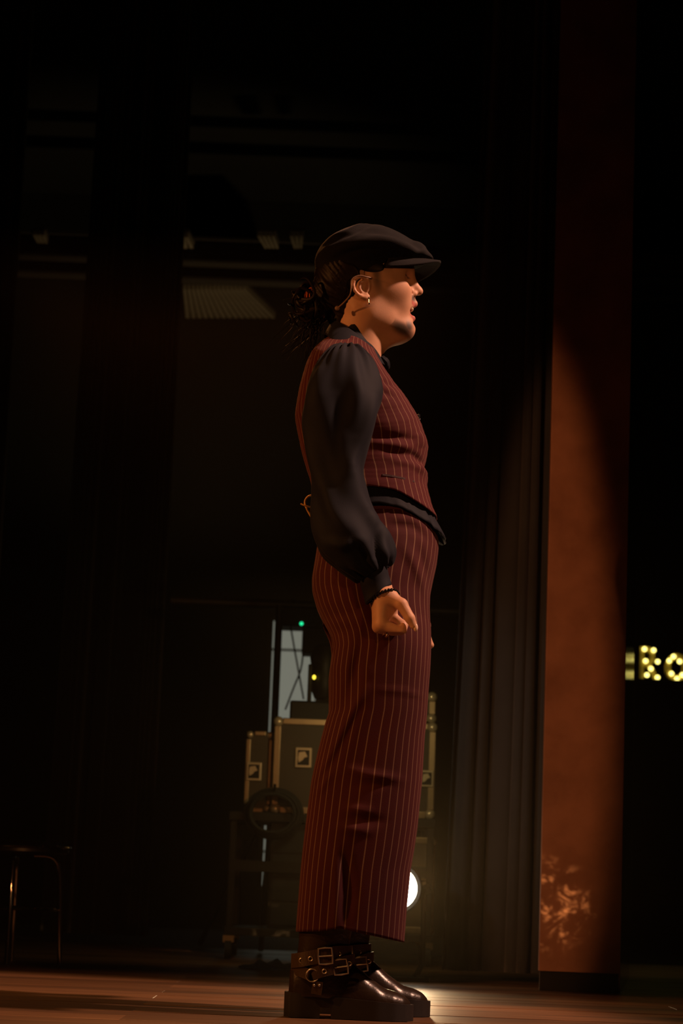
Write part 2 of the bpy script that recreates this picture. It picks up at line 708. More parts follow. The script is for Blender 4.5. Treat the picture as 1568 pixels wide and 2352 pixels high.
PY = 1.7
pa, pb = P(1237, 2230, PY), P(1424, 2238, PY)
pt = thing('scenery_panel', ((pa[0] + pb[0]) / 2, PY + .05, 0), 'tall narrow copper-brown scenery panel standing on a black plinth', 'panel')
MB().box((pa[0], PY, pa[2]), (pb[0], PY + 0.03, 4.4), 0.002).build('facing', copper_material(), pt)
MB().box((pa[0] + .004, PY + .012, 0.0), (pb[0] - .004, PY + 0.03, pa[2]), 0.001).build('plinth', M_MASK, pt)
# glossy dark side board, standing turned, in which the lit letters are mirrored
ga = P(1424, 2238, PY + .02)
gb = ga + np.array([.152 * 1.25, 1.25, 0])
gl = mat('glossy_black_board', (0.006, 0.005, 0.005), 0.10, var=0.1, spec=0.6)
dirv = np.array([gb[0] - ga[0], gb[1] - ga[1]])
nrm = np.array([-dirv[1], dirv[0]]) / np.linalg.norm(dirv) * 0.012
q = [ga[:2], gb[:2], gb[:2] + nrm, ga[:2] + nrm]
MB().add([(x, y, 0.0) for x, y in q] + [(x, y, 4.4) for x, y in q],
         [(0, 1, 2, 3), (7, 6, 5, 4), (0, 4, 5, 1), (1, 5, 6, 2), (2, 6, 7, 3), (3, 7, 4, 0)]).build(
    'return_board', gl, pt, label='glossy black edge board')


# ---------------------------------------------------------------- corrugated ceiling bays high at the back
M_CORR = mat('corrugated_steel', (0.34, 0.28, 0.20), 0.6, metal=0.0, var=0.3, scale=12)
ZC = 4.0
bays = [([(419, 665), (565, 665), (634, 731), (424, 731)], 'corrugated steel ceiling panel, the largest, above the lit window', 15),
        ([(419, 545), (433, 545), (447, 571), (419, 571)], 'small corrugated ceiling panel beside the edge of the masking curtain', 2),
        ([(588, 542), (632, 542), (641, 571), (607, 571)], 'corrugated ceiling panel behind the back of the dark cap', 4),
        ([(663, 542), (698, 542), (694, 571), (674, 571)], 'corrugated ceiling panel nearest the dark cap', 3),
        ([(73, 540), (104, 540), (112, 564), (88, 565)], 'small square corrugated ceiling panel at the far left', 3),
        ([(60, 618), (130, 618), (136, 633), (63, 633)], 'long low corrugated ceiling panel at the far left', 6),
        ([(150, 619), (182, 619), (192, 633), (166, 633)], 'short low corrugated ceiling panel beside the long one', 3)]
for poly, lab, nr in bays:
    w = np.array([PZ(x, y, ZC) for x, y in poly])
    c = w.mean(0)
    t = thing('ceiling_panel', c, lab, 'ceiling panel', 'corrugated ceiling panels')
    v = np.vstack([w + (0, 0, .03), w + (0, 0, .05)])
    MB().add(v, [(0, 1, 2, 3), (7, 6, 5, 4), (0, 4, 5, 1), (1, 5, 6, 2), (2, 6, 7, 3), (3, 7, 4, 0)]).build(
        'deck', mat('ceiling_deck', (0.10, 0.08, 0.06), .8), t)
    for i in range(nr):
        a0, a1 = (i + .18) / nr, (i + .82) / nr
        tl, tr = w[0] + (w[1] - w[0]) * a0, w[0] + (w[1] - w[0]) * a1
        bl, br = w[3] + (w[2] - w[3]) * a0, w[3] + (w[2] - w[3]) * a1
        up = np.array([0, 0, .03])
        MB().add([tl, tr, br, bl, tl + up, tr + up, br + up, bl + up],
                 [(0, 1, 2, 3), (7, 6, 5, 4), (0, 4, 5, 1), (1, 5, 6, 2), (2, 6, 7, 3), (3, 7, 4, 0)]).build('rib', M_CORR, t)
for yy, lab in ((600, 'dark steel ceiling beam, the higher of two, behind the cap'), (640, 'dark steel ceiling beam, the lower of two, behind the cap')):
    b0 = PZ(560, yy, ZC - .05)
    o = MB().box((-3.4, b0[1] - .06, ZC - .08), (3.0, b0[1] + .06, ZC - .065)).box((-3.4, b0[1] - .01, ZC - .065), (3.0, b0[1] + .01, ZC + .06)).box(
        (-3.4, b0[1] - .06, ZC + .06), (3.0, b0[1] + .06, ZC + .075)).build('ceiling_beam', mat('beam_steel', (0.06, 0.05, 0.04), .5), None)
    o['label'] = lab
    o['category'] = 'beam'
spot('added_ceiling_uplight', (0.12, 7.3, 0.9), (-1.1, 9.3, 4.0), 52, (1.0, 0.72, 0.36), 60, 0.8, 0.1)  # added unseen lamp, put in to brighten the ceiling panels

# ---------------------------------------------------------------- flight cases on a cart
M_ALU = mat('aluminium_edging', (0.34, 0.25, 0.16), 0.42, metal=0.85, var=0.15)
M_STEEL = mat('plated_steel', (0.85, 0.72, 0.52), 0.25, metal=0.45, var=0.1)
M_PLY = mat('brown_laminate', (0.06, 0.040, 0.022), 0.55, var=0.3, scale=8)
M_RUB = mat('black_rubber', (0.012, 0.012, 0.012), 0.7)
M_IRON = mat('black_steel', (0.008, 0.007, 0.006), 0.5, metal=0.0, spec=.3)


def flight_case(x0, x1, y0, y1, z0, z1, label, latches, m=None):
    t = thing('flight_case', ((x0 + x1) / 2, (y0 + y1) / 2, z0), label, 'flight case', 'flight cases on the cart')
    e = 0.017 if x1 - x0 < .15 else 0.024
    MB().box((x0 + .006, y0 + .006, z0 + .004), (x1 - .006, y1 - .006, z1 - .004), .002).build('body', m or M_PLY, t)
    for x in (x0, x1 - e):
        for y in (y0, y1 - e):
            MB().box((x, y, z0 + .03), (x + e, y + e, z1 - .03), .003).build('edge_strip', M_ALU, t)
    for z in (z0, z1 - e):
        for y in (y0, y1 - e):
            MB().box((x0 + .03, y, z), (x1 - .03, y + e, z + e), .003).build('edge_strip', M_ALU, t)
        for x in (x0, x1 - e):
            MB().box((x, y0 + .03, z), (x + e, y1 - .03, z + e), .003).build('edge_strip', M_ALU, t)
    for x in (x0 + .014, x1 - .014):
        for y in (y0 + .014, y1 - .014):
            for z in (z0 + .016, z1 - .014):
                MB().sphere((x, y, z), e * .82).build('ball_corner', M_STEEL, t, True)
    zm = z0 + (z1 - z0) * 0.62
    for (lx, lz, s) in latches:
        l = MB().box((lx - .036 * s, y0 - .006, lz - .044 * s), (lx + .036 * s, y0 + .008, lz + .044 * s), .003).build('latch', M_STEEL, t)
        MB().box((lx - .026 * s, y0 - .0075, lz - .033 * s), (lx + .026 * s, y0 - .0055, lz + .033 * s)).build('latch_dish', M_IRON, l)
        MB().prism([(lx - .020 * s, lz + .022 * s), (lx + .006 * s, lz + .026 * s), (lx + .018 * s, lz + .004 * s), (lx + .004 * s, lz + .0),
                    (lx - .004 * s, lz - .012 * s), (lx - .020 * s, lz - .022 * s), (lx - .024 * s, lz - .004 * s)], y0 - .014, y0 - .007).build('twist_key', M_STEEL, l)
    return t


KY = 3.5
cz = P(640, 1868, KY)[2]
c1a, c1b = P(558, 1868, KY), P(616, 1680, KY)
c2a, c2b = P(622, 1868, KY - .05), P(1002, 1662, KY - .05)
la = P(583, 1772, KY)
flight_case(c1a[0], c2a[0] - .003, KY, KY + .34, cz, c1b[2], 'narrow flight case with bright corners at the left end of the cart', [(la[0], la[2], .78)])
lb = P(697, 1742, KY)
wide_case = flight_case(c2a[0], c2b[0], KY - .05, KY + .40, cz, c2b[2], 'wide brown flight case standing behind the striped trousers', [(lb[0], lb[2], .85), (c2b[0] - .03, lb[2] - .06, .7)])

s3a, s3b = P(860, 1660, KY), P(1001, 1592, KY)
flight_case(s3a[0], s3b[0], KY, KY + .3, c2b[2] + .007, s3b[2], 'small flight case on top of the wide one, behind the thighs', [])

cart = thing('equipment_cart', (c1a[0] + .3, KY + .15, 0), 'dark steel equipment cart on casters carrying the flight cases', 'cart')
cx0, cx1, cy0, cy1 = c1a[0] - .05, c2b[0] + .01, KY - .09, KY + .45
MB().box((cx0, cy0, cz - .035), (cx1, cy1, cz - .001), .004).build('top', M_IRON, cart)
MB().box((cx0, cy0, .085), (cx1, cy1, .115), .004).build('lower_shelf', M_IRON, cart)
for x in (cx0 + .02, cx1 - .02):
    for y in (cy0 + .02, cy1 - .02):
        MB().box((x - .012, y - .012, .115), (x + .012, y + .012, cz - .035), .002).build('leg', M_IRON, cart)
        MB().box((x - .02, y - .02, .06), (x + .02, y + .02, .085)).build('caster_bracket', M_ALU, cart)
        w = MB()
        w.cyl((x - .012, y, .036), (x + .012, y, .036), .036)
        w.build('caster', M_RUB, cart, True)
zr = P(600, 1990, KY - .09)[2]
MB().box((cx0 + .03, cy0 + .01, zr - .02), (cx1 - .03, cy0 + .03, zr + .02)).build('cross_rail', M_IRON, cart)
# second flight case on the lower shelf, right of the trouser legs
s2a, s2b = P(800, 2192, KY), P(1000, 1925, KY)
flight_case(s2a[0], s2b[0], KY - .03, KY + .38, .1155, s2b[2], 'brown flight case on the lower shelf behind the bright floor lamp', [(s2b[0] - .035, P(0, 1995, KY)[2], .5)])

ra, rb = P(610, 2192, KY), P(790, 1884, KY)
rk = thing('amplifier_rack', ((ra[0] + rb[0]) / 2, KY + .1, .1155), 'black amplifier rack on the lower shelf of the cart', 'amplifier rack')
MB().box((ra[0], KY - .04, .1155), (rb[0], KY + .34, rb[2] - .02), .004).build('housing', M_IRON, rk)
for k_ in range(4):
    za_ = .13 + k_ * (rb[2] - .17) / 4
    MB().box((ra[0] + .012, KY - .048, za_), (rb[0] - .012, KY - .0405, za_ + (rb[2] - .17) / 4 - .008), .001).build('front_panel', M_RUB, rk)
# coiled cable hung over the front of the cases
cc = P(630, 1850, KY - .10)
mbc = MB()
for k in range(5):
    r = .098 - .006 * k + .004 * math.sin(k * 5)
    pts = [(cc[0] + .01 * math.sin(k * 3) + r * math.cos(a) * 1.05, KY - .104 - .013 * k, cc[2] - .03 + r * math.sin(a) * (.92 + .03 * math.sin(k))) for a in np.linspace(0, 2 * PI, 48, False)]
    mbc.tube(pts, .0065, 8, closed=True)
o = mbc.build('cable_coil', M_RUB, None, True)
o['label'] = 'coil of thick black cable hanging in front of the flight cases'
o['category'] = 'cable'
# hook for the coil, fixed to the front of the wide case
MB().tube([(cc[0], KY - .052, cc[2] + .062), (cc[0], KY - .17, cc[2] + .058), (cc[0], KY - .175, cc[2] + .075)], .005, 8).build('cable_hook', M_IRON, wide_case, True)

# blue cloth on the floor under the cart
ca = PZ(628, 2222, 0.0)
n = 26
V = []
for i in range(n):
    for j in range(n):
        x, y = (i / (n - 1) - .5), (j / (n - 1) - .5)
        V.append((ca[0] + x * .20 + .01 * math.sin(y * 9), ca[1] - .20 + y * .16, .003 + .018 * max(0, math.cos(x * 3)) * (1 + .7 * math.sin(x * 22 + y * 9)) * max(0, math.cos(y * 3))))
o = link('folded_cloth', mesh_from('folded_cloth', V, grid_faces(n, n, False)), mat('blue_cloth', (0.03, 0.07, 0.16), .8))
thicken(o, .003)
o['label'] = 'crumpled blue cloth on the floor under the equipment cart'
o['category'] = 'cloth'

# moving-head stage light on the wide case
my = KY + .08
b0, b1 = P(664, 1660, my), P(770, 1612, my)
mh = thing('moving_head_light', ((b0[0] + b1[0]) / 2, my + .1, c2b[2]), 'black moving-head stage light standing on the wide flight case', 'stage light')
MB().box((b0[0], my, c2b[2]), (b1[0], my + .2, b1[2]), .008).build('base', M_IRON, mh)
hc = P(745, 1540, my)
for s in (-1, 1):
    MB().box((hc[0] + .055 * s - .008, my + .07, b1[2] - .002), (hc[0] + .055 * s + .008, my + .13, hc[2] + .03), .006).build('yoke_arm', M_IRON, mh)
hd = MB()
prof = [(.0, -.105), (.035, -.1), (.055, -.055), (.052, -.02), (.052, .02), (.058, .06), (.045, .085), (.04, .1)]
hd.lathe(prof, (hc[0], my + .1, hc[2]), n=28)
hd.build('lamp_head', M_IRON, mh, True)
MB().lathe([(.038, 0), (.03, .008), (0, .012)], (hc[0], my + .1, hc[2] + .1), n=24).build('lens', mat('dark_lens', (.02, .02, .03), .1), mh, True)
yl = P(721, 1553, my - .0)
MB().sphere((yl[0], my + .045, yl[2]), (.0065, .004, .0085)).build('status_light', emitter('yellow_led', (1.0, 0.72, 0.05), 2.2), mh, True)

# equipment box hung above the window, its green light on
ga_, gb_ = P(640, 1437, 5.2), P(790, 1398, 5.2)
bx = thing('hanging_amplifier', ((ga_[0] + gb_[0]) / 2, 5.3, ga_[2]), 'black equipment box with a tiny green light, hung behind the hips', 'equipment box')
MB().box((ga_[0], 5.2, ga_[2]), (gb_[0], 5.4, gb_[2]), .006).build('housing', M_IRON, bx)
da_, db_ = P(692, 1500, 5.22), P(790, 1437, 5.22)
MB().box((da_[0], 5.22, da_[2]), (db_[0], 5.38, ga_[2] + .002), .006).build('lower_module', M_IRON, bx)
gp = P(692, 1434, 5.19)
MB().sphere((gp[0], 5.197, gp[2] + .004), .0085).build('status_light', emitter('green_led', (0.02, 0.9, 0.35), 1.2), bx, True)
bp_ = P(500, 1397, 5.3)
o = MB().tube([(P(392, 1397, 5.3)[0], 5.3, gb_[2] + .02), (P(1100, 1397, 5.3)[0], 5.3, gb_[2] + .02)], .022, 14).build('lighting_bar', mat('bar_steel', (0.07, .06, .045), .45, metal=.4), None, True)
o['label'] = 'horizontal steel lighting bar carrying the equipment box'
o['category'] = 'bar'
for s in (.2, .8):
    x = ga_[0] + (gb_[0] - ga_[0]) * s
    MB().tube([(x, 5.3, gb_[2] - .01), (x, 5.3, gb_[2] + .045)], .012, 10).build('clamp', M_IRON, bx, True)

# upright stand in front of the window
s0, s1 = P(622, 1860, 4.6), P(641, 1390, 4.6)
st = thing('lighting_stand', (s0[0], 4.6, 0), 'thin black upright stand in front of the lit window', 'stand')
sx = (s0[0] + s1[0]) / 2
MB().cyl((sx, 4.6, .25), (sx, 4.6, s1[2]), .016).build('pole', M_IRON, st, True)
MB().cyl((sx, 4.6, .55), (sx, 4.6, .62), .026).build('collar', M_IRON, st, True)
for k in range(3):
    a = 2 * PI * k / 3 + .5
    MB().tube([(sx + .02 * math.cos(a), 4.6 + .02 * math.sin(a), .58), (sx + .33 * math.cos(a), 4.6 + .33 * math.sin(a), .012)], .011, 8).build('leg', M_IRON, st, True)
# two thin cables crossing in front of the window
for pts, lab in (([(666, 1428), (667, 1437), (676, 1490), (686, 1545), (697, 1606)], 'thin black cable hanging across the window from upper left to lower right'),
                 ([(716, 1424), (704, 1432), (700, 1450), (696, 1500), (690, 1540), (674, 1580), (655, 1630)], 'thin black cable hanging across the window from upper right to lower left')):
    yy = 5.226
    o = MB().tube(crom([P(x, y, yy) for x, y in pts], 16), .0045, 6).build('hanging_cable', M_RUB, None, True)
    o['label'] = lab
    o['category'] = 'cable'

# ---------------------------------------------------------------- bright floor lamp behind the trouser legs
LY = 2.0
lc = P(909, 2040, LY)
lamp = thing('floor_spotlight', (lc[0], LY + .06, 0), 'round lit floor spotlight shining from behind the trouser legs', 'spotlight')
LM = Matrix.Rotation(PI / 2, 4, 'X')
MB().lathe([(.052, -.001), (.075, .012), (.082, .0), (.082, -.06), (.070, -.13), (.03, -.15), (0, -.15)][::-1], (lc[0], LY, lc[2]), n=40, M=LM).build('can', M_IRON, lamp, True)
MB().lathe([(0, .018), (.03, .016), (.052, .008), (.066, .001)][::-1], (lc[0], LY - .004, lc[2]), n=40, M=LM).build('lens', emitter('lamp_glass', (1.0, 0.88, 0.66), 14.0), lamp, True)
for s in (-1, 1):
    MB().tube([(lc[0] + s * .09, LY + .06, lc[2]), (lc[0] + s * .09, LY + .06, .05), (lc[0] + s * .07, LY + .06, .012)], .009, 8).build('bracket_arm', M_IRON, lamp, True)
    MB().sphere((lc[0] + s * .095, LY + .06, lc[2]), .016).build('tilt_knob', M_RUB, lamp, True)
MB().box((lc[0] - .11, LY - .03, 0), (lc[0] + .11, LY + .15, .014), .004).build('base_plate', M_IRON, lamp)
spot('floor_spotlight_beam', (lc[0], LY - .03, lc[2]), (lc[0] - .03, -1.5, 1.3), 30, (1.0, 0.66, 0.34), 110, 0.6, 0.05)

# ---------------------------------------------------------------- chrome stool at the far left
SY = 2.28
scn = P(37, 1938, SY)
stool = thing('stool', (scn[0], SY, 0), 'round stool with a chrome rim and thin chrome legs at the far left', 'stool')
M_CHROME = mat('chrome', (0.40, 0.36, 0.31), 0.06, metal=1.0, var=0.05)
sh = scn[2]
MB().lathe([(0, -.03), (.16, -.03), (.168, -.024), (.168, -.004), (.155, .006), (.08, .012), (0, .013)], (scn[0], SY, sh), n=48).build('seat', mat('black_vinyl', (.012, .011, .01), .35), stool, True)
MB().tube([(scn[0] + .170 * math.cos(a), SY + .170 * math.sin(a), sh - .008) for a in np.linspace(0, 2 * PI, 56, False)], .006, 8, True).build('rim', M_CHROME, stool, True)
for k in range(4):
    a = math.radians(5 + 90 * k)
    ux, uy = math.cos(a), math.sin(a)
    pr = [(.06, sh - .036), (.105, sh - .037), (.128, sh - .05), (.140, sh - .08), (.150, sh - .2), (.158, 0.0)]
    MB().tube(crom([(scn[0] + r * ux, SY + r * uy, z) for r, z in pr], 24), .0075, 10).build('leg', M_CHROME, stool, True)
MB().tube([(scn[0] + .143 * math.cos(a), SY + .143 * math.sin(a), .17) for a in np.linspace(0, 2 * PI, 48, False)], .006, 8, True).build('foot_ring', M_CHROME, stool, True)

# ---------------------------------------------------------------- lit marquee letters at the right
M_GOLD = mat('gold_letter', (0.55, 0.40, 0.10), 0.45, metal=0.2)
M_BULB = emitter('warm_bulb', (1.0, 0.84, 0.20), 3.2)
QY = 9.0


def letter(ch, x0, x1, ytop, ybot, bulbs, label):
    lo, hi = P(x0, ybot, QY), P(x1, ytop, QY)
    cu = bpy.data.curves.new('letter_curve', 'FONT')
    cu.body = ch
    cu.extrude = 0.09
    cu.offset = 0.012
    tmp = bpy.data.objects.new('tmp', cu)
    COL.objects.link(tmp)
    bpy.context.view_layer.update()
    me = bpy.data.meshes.new_from_object(tmp.evaluated_get(bpy.context.evaluated_depsgraph_get()))
    bpy.data.objects.remove(tmp)
    co = np.empty(len(me.vertices) * 3)
    me.vertices.foreach_get('co', co)
    co = co.reshape(-1, 3)
    a, b = co.min(0), co.max(0)
    u = (co - a) / (b - a)
    co2 = np.stack([lo[0] + u[:, 0] * (hi[0] - lo[0]), QY - u[:, 2] * .07 + .07, lo[2] + u[:, 1] * (hi[2] - lo[2])], -1)
    me.vertices.foreach_set('co', co2.ravel())
    t = thing('marquee_letter', ((lo[0] + hi[0]) / 2, QY + .03, lo[2]), label, 'letter', 'lit marquee letters')
    link('body', me, M_GOLD, t, False)
    for (bx_, by_) in bulbs:
        c = P(bx_, by_, QY - .012)
        MB().sphere(c, .0145, 12, 8).build('bulb', M_BULB, t, True)
    return lo


k = 168 / 1568.0
RB = [(745, 475), (940, 500), (768, 730), (1025, 745), (880, 895), (795, 1030), (1022, 1085)]
OB = [(1365, 635), (1272, 725), (1495, 740), (1320, 1000), (1552, 1030), (1440, 1110)]
l0 = letter('R', 1468, 1516, 1486, 1563, [(1400 + x * k, 1440 + y * k) for x, y in RB], 'lit marquee letter R with round yellow bulbs')
letter('o', 1528, 1580, 1502, 1563, [(1400 + x * k, 1440 + y * k) for x, y in OB], 'lit marquee letter o with yellow bulbs at the right edge')
cab = thing('cupboard', (l0[0] + .35, QY + .1, 0), 'tall black cupboard under the lit letters', 'cupboard')
MB().box((l0[0] - .06, QY - .12, 0), (l0[0] + .9, QY + .35, l0[2] - .02), .004).build('body', M_MASK, cab)
MB().box((l0[0] - .08, QY - .14, l0[2] - .02), (l0[0] + .92, QY + .36, l0[2] - .001), .003).build('top', M_MASK, cab)
MB().box((l0[0] - .05, QY - .135, .06), (l0[0] + .415, QY - .12, l0[2] - .05), .003).build('door', M_MASK, cab)
MB().box((l0[0] + .425, QY - .135, .06), (l0[0] + .89, QY - .12, l0[2] - .05), .003).build('door', M_MASK, cab)


# ---------------------------------------------------------------- theatre haze behind the performer
hm = bpy.data.materials.new('theatre_haze')
hm.use_nodes = True
hm.node_tree.nodes.clear()
ho = hm.node_tree.nodes.new('ShaderNodeOutputMaterial')
hv_ = hm.node_tree.nodes.new('ShaderNodeVolumeScatter')
hv_.inputs['Color'].default_value = (.95, .75, .45, 1)
hv_.inputs['Density'].default_value = .014
hv_.inputs['Anisotropy'].default_value = .35
hm.node_tree.links.new(hv_.outputs[0], ho.inputs['Volume'])
haze = MB().box((-2.6, .9, .02), (1.6, 8.8, 2.0)).build('haze', hm)
haze['kind'] = 'stuff'
haze['label'] = 'thin warm theatre haze hanging behind the performer'
haze['category'] = 'haze'

# ================================================================== the performer
def q3(px, py, Y=0.0):
    return P(float(px), float(py), float(Y)).astype(np.float32)


def head_sdf(p):
    d = sd_ell(p, q3(838, 628), (.098, .076, .098))
    d = smin(d, sd_ell(p, q3(884, 672), (.052, .060, .080), 0.10), .05)
    # neck and shoulder root
    d2 = sd_cone(p, q3(829, 715), q3(812, 850), .052, .056)
    d = smin(d, d2, .035)
    for s in (-1, 1):
        d = smin(d, sd_cone(p, q3(852, 722, .040 * s), q3(922, 756, .012 * s), .016, .014), .05)
        d = smin(d, sd_ell(p, q3(908, 664, .040 * s), (.026, .018, .022)), .03)        # cheekbone
        d = smin(d, sd_cone(p, q3(934, 618, .010 * s), q3(915, 624, .048 * s), .012, .010), .02)
        d = smin(d, sd_cone(p, q3(822, 705, .048 * s), q3(858, 818, .018 * s), .012, .011), .02)
    d = smin(d, sd_ell(p, q3(930, 758), (.0165, .022, .0175)), .025)                     # chin
    d = smin(d, sd_ell(p, q3(922, 704), (.025, .032, .030)), .025)                        # muzzle
    d = smin(d, sd_cone(p, q3(905, 775), q3(868, 790), .012, .016), .03)                 # under the chin
    for s in (-1, 1):                                                                     # eye sockets, eyeballs, lids
        d = smax(d, -sd_ell(p, q3(945, 641, .034 * s), (.020, .018, .013)), .014)
        d = smin(d, sd_ell(p, q3(921, 641, .032 * s), (.0145, .0155, .0125)), .006)
    d = smin(d, sd_cone(p, q3(940, 634), q3(957, 664), .0080, .0095), .012)               # nose
    d = smin(d, sd_ell(p, q3(961, 670), (.0105, .0095, .0088)), .008)
    for s in (-1, 1):
        d = smin(d, sd_ell(p, q3(950, 675, .0115 * s), (.0085, .0055, .0070)), .005)
        d = smax(d, -sd_ell(p, q3(957, 681, .006 * s), (.0045, .0026, .0035)), .002)
        d = smax(d, -sd_ell(p, q3(942, 671, .0185 * s), (.004, .0030, .007)), .004)
    # open mouth, lips
    d = smax(d, -sd_ell(p, q3(953, 717), (.0290, .0240, .0122), -0.05), .003)
    for s in (-1, 1):
        d = smin(d, sd_cone(p, q3(951, 699), q3(937, 709, .021 * s), .0066, .0030), .003)
        d = smin(d, sd_cone(p, q3(947, 732), q3(935, 721, .021 * s), .0064, .0030), .003)
    d = smin(d, sd_cone(p, q3(946, 690), q3(949, 696), .008, .007), .008)                 # philtrum
    d = smax(d, -sd_ell(p, q3(953, 744), (.006, .016, .0045)), .006)                      # below the lip
    # ears
    ear = [(842, 668), (847, 650), (840, 638), (828, 635), (816, 641), (811, 653), (814, 667), (824, 678), (836, 684), (844, 681)]
    for s in (-1, 1):
        def e3(x, y, out):
            return q3(x, y, s * (.0765 + out + .010 * (845 - x) / 35.0))
        c = crom([[x, y] for x, y in ear], 13)
        e = sd_ell(p, e3(833, 660, -.006), (.0165, .0045, .0225), 0.25)
        for i in range(12):
            r = .0037 + (.0012 if i > 9 else 0)
            e = smin(e, sd_cone(p, e3(*c[i], .003), e3(*c[i + 1], .003), r, r), .004)
        ah = [(836, 646), (828, 650), (825, 662), (831, 672), (839, 675)]
        for i in range(4):
            e = smin(e, sd_cone(p, e3(*ah[i], .0), e3(*ah[i + 1], .0), .0030, .0030), .004)
        e = smin(e, sd_ell(p, e3(845, 664, .0), (.004, .004, .0055)), .004)
        e = smax(e, -sd_ell(p, e3(838, 661, .005), (.006, .0055, .009)), .003)
        e = smin(e, sd_ell(p, e3(841, 682, .0), (.0055, .004, .0065)), .006)
        d = smin(d, e, .006)
    return d


FINGERS = [  # MCP, PIP, DIP, tip as (px, py, Y)
    [(876, 1434, -.247), (921, 1452, -.252), (926, 1436, -.238), (914, 1426, -.232)],
    [(870, 1440, -.229), (914, 1462, -.234), (922, 1446, -.222), (912, 1434, -.216)],
    [(870, 1438, -.211), (908, 1464, -.214), (918, 1448, -.205), (909, 1436, -.200)],
    [(874, 1430, -.195), (903, 1454, -.196), (912, 1442, -.188), (904, 1432, -.185)]]
THUMB = [(893, 1372, -.240), (922, 1388, -.256), (941, 1420, -.262), (950, 1438, -.262)]


def hand_sdf(p):
    wr = q3(876, 1352, -.217)
    d = sd_cone(p, q3(857, 1312, -.215), wr, .022, .0235)
    for i, fg in enumerate(FINGERS):
        a, b, c, t = [q3(*x) for x in fg]
        r = (.0122, .0122, .0116, .0100)[i]
        base = q3(873 + (6, 2, -2, -4)[i], 1366, (-.238, -.226, -.214, -.202)[i])
        d = smin(d, sd_cone(p, base, a, .0150, r + .0015), .016)
        f = sd_cone(p, a, b, r, r * .90)
        f = smin(f, sd_cone(p, b, c, r * .90, r * .82), .003)
        f = smin(f, sd_cone(p, c, t, r * .82, r * .74), .003)
        d = smin(d, f, .0045)
    a, b, c, t = [q3(*x) for x in THUMB]
    d = smin(d, sd_cone(p, q3(880, 1372, -.232), a, .017, .0170), .015)
    d = smin(d, sd_cone(p, a, b, .0160, .0120), .012)
    f = smin(sd_cone(p, b, c, .0128, .0108), sd_cone(p, c, t, .0106, .0080), .004)
    d = smin(d, f, .005)
    d = smin(d, sd_ell(p, q3(898, 1400, -.222), (.014, .018, .026)), .016)    # heel of the thumb
    return d


HIP = P(858, 1320, 0)


def body_sdf(p):
    d = sd_cone(p, q3(805, 865), q3(818, 800), .055, .05)
    for c, r in (((800, 935), (.085, .120, .10)), ((830, 1070), (.095, .105, .13)), ((855, 1240), (.105, .130, .11)), ((855, 1330), (.105, .135, .10))):
        d = smin(d, sd_ell(p, q3(*c), r), .06)
    for s in (-1, 1):
        d = smin(d, sd_cone(p, q3(800, 850, .10 * s), q3(795, 870, .16 * s), .050, .050), .05)
        d = smin(d, sd_cone(p, q3(795, 870, .165 * s), q3(780, 1110, .200 * s), .046, .036), .03)
        d = smin(d, sd_cone(p, q3(780, 1110, .200 * s), q3(866, 1345, .216 * s), .036, .021), .02)
        d = smin(d, sd_cone(p, q3(858, 1340, .085 * s), q3(860, 1740, .085 * s), .078, .052), .05)
        ax = 742 if s < 0 else 790
        d = smin(d, sd_cone(p, q3(850, 1740, .085 * s), q3(ax, 2190, .098 * s), .050, .032), .03)
        d = smin(d, sd_cone(p, q3(ax, 2200, .099 * s), q3(ax, 2265, .099 * s), .034, .034), .03)
        d = smin(d, sd_cone(p, q3(ax - 15, 2285, .099 * s), q3(ax + 110, 2300, .099 * s), .022, .012), .03)
    return d


SHO = P(800, 850, .16)
FAR_DEG = -5.3
FAR_ROT = Matrix.Translation(Vector(SHO)) @ Matrix.Rotation(math.radians(FAR_DEG), 4, 'Y') @ Matrix.Translation(-Vector(SHO))


def far(v):
    """near-side points -> the other arm: mirrored and swung a little forward"""
    v = np.asarray(v, float) * (1, -1, 1)
    return v @ np.array(FAR_ROT.to_3x3()).T + np.array(FAR_ROT.translation)


def join(parts):
    V, Fc, k = [], [], 0
    for v, f in parts:
        V.append(np.asarray(v))
        Fc += [tuple(int(i) + k for i in q) for q in f]
        k += len(v)
    return np.concatenate(V), Fc


hlo, hhi = P(725, 862), P(985, 515)
hv = surf_nets(head_sdf, (hlo[0], -.105, hlo[2]), (hhi[0], .105, hhi[2]), .0019)
alo, ahi = P(826, 1480), P(966, 1300)
av = surf_nets(hand_sdf, (alo[0], -.295, alo[2]), (ahi[0], -.165, ahi[2]), .0014)
blo, bhi = P(690, 2330), P(960, 790)
bv = surf_nets(body_sdf, (blo[0] - .06, -.30, blo[2]), (bhi[0] + .06, .30, bhi[2]), .008)
fv = far(av[0])
bme = mesh_from('person', *join([hv, av, (fv, [f[::-1] for f in av[1]]), bv]))


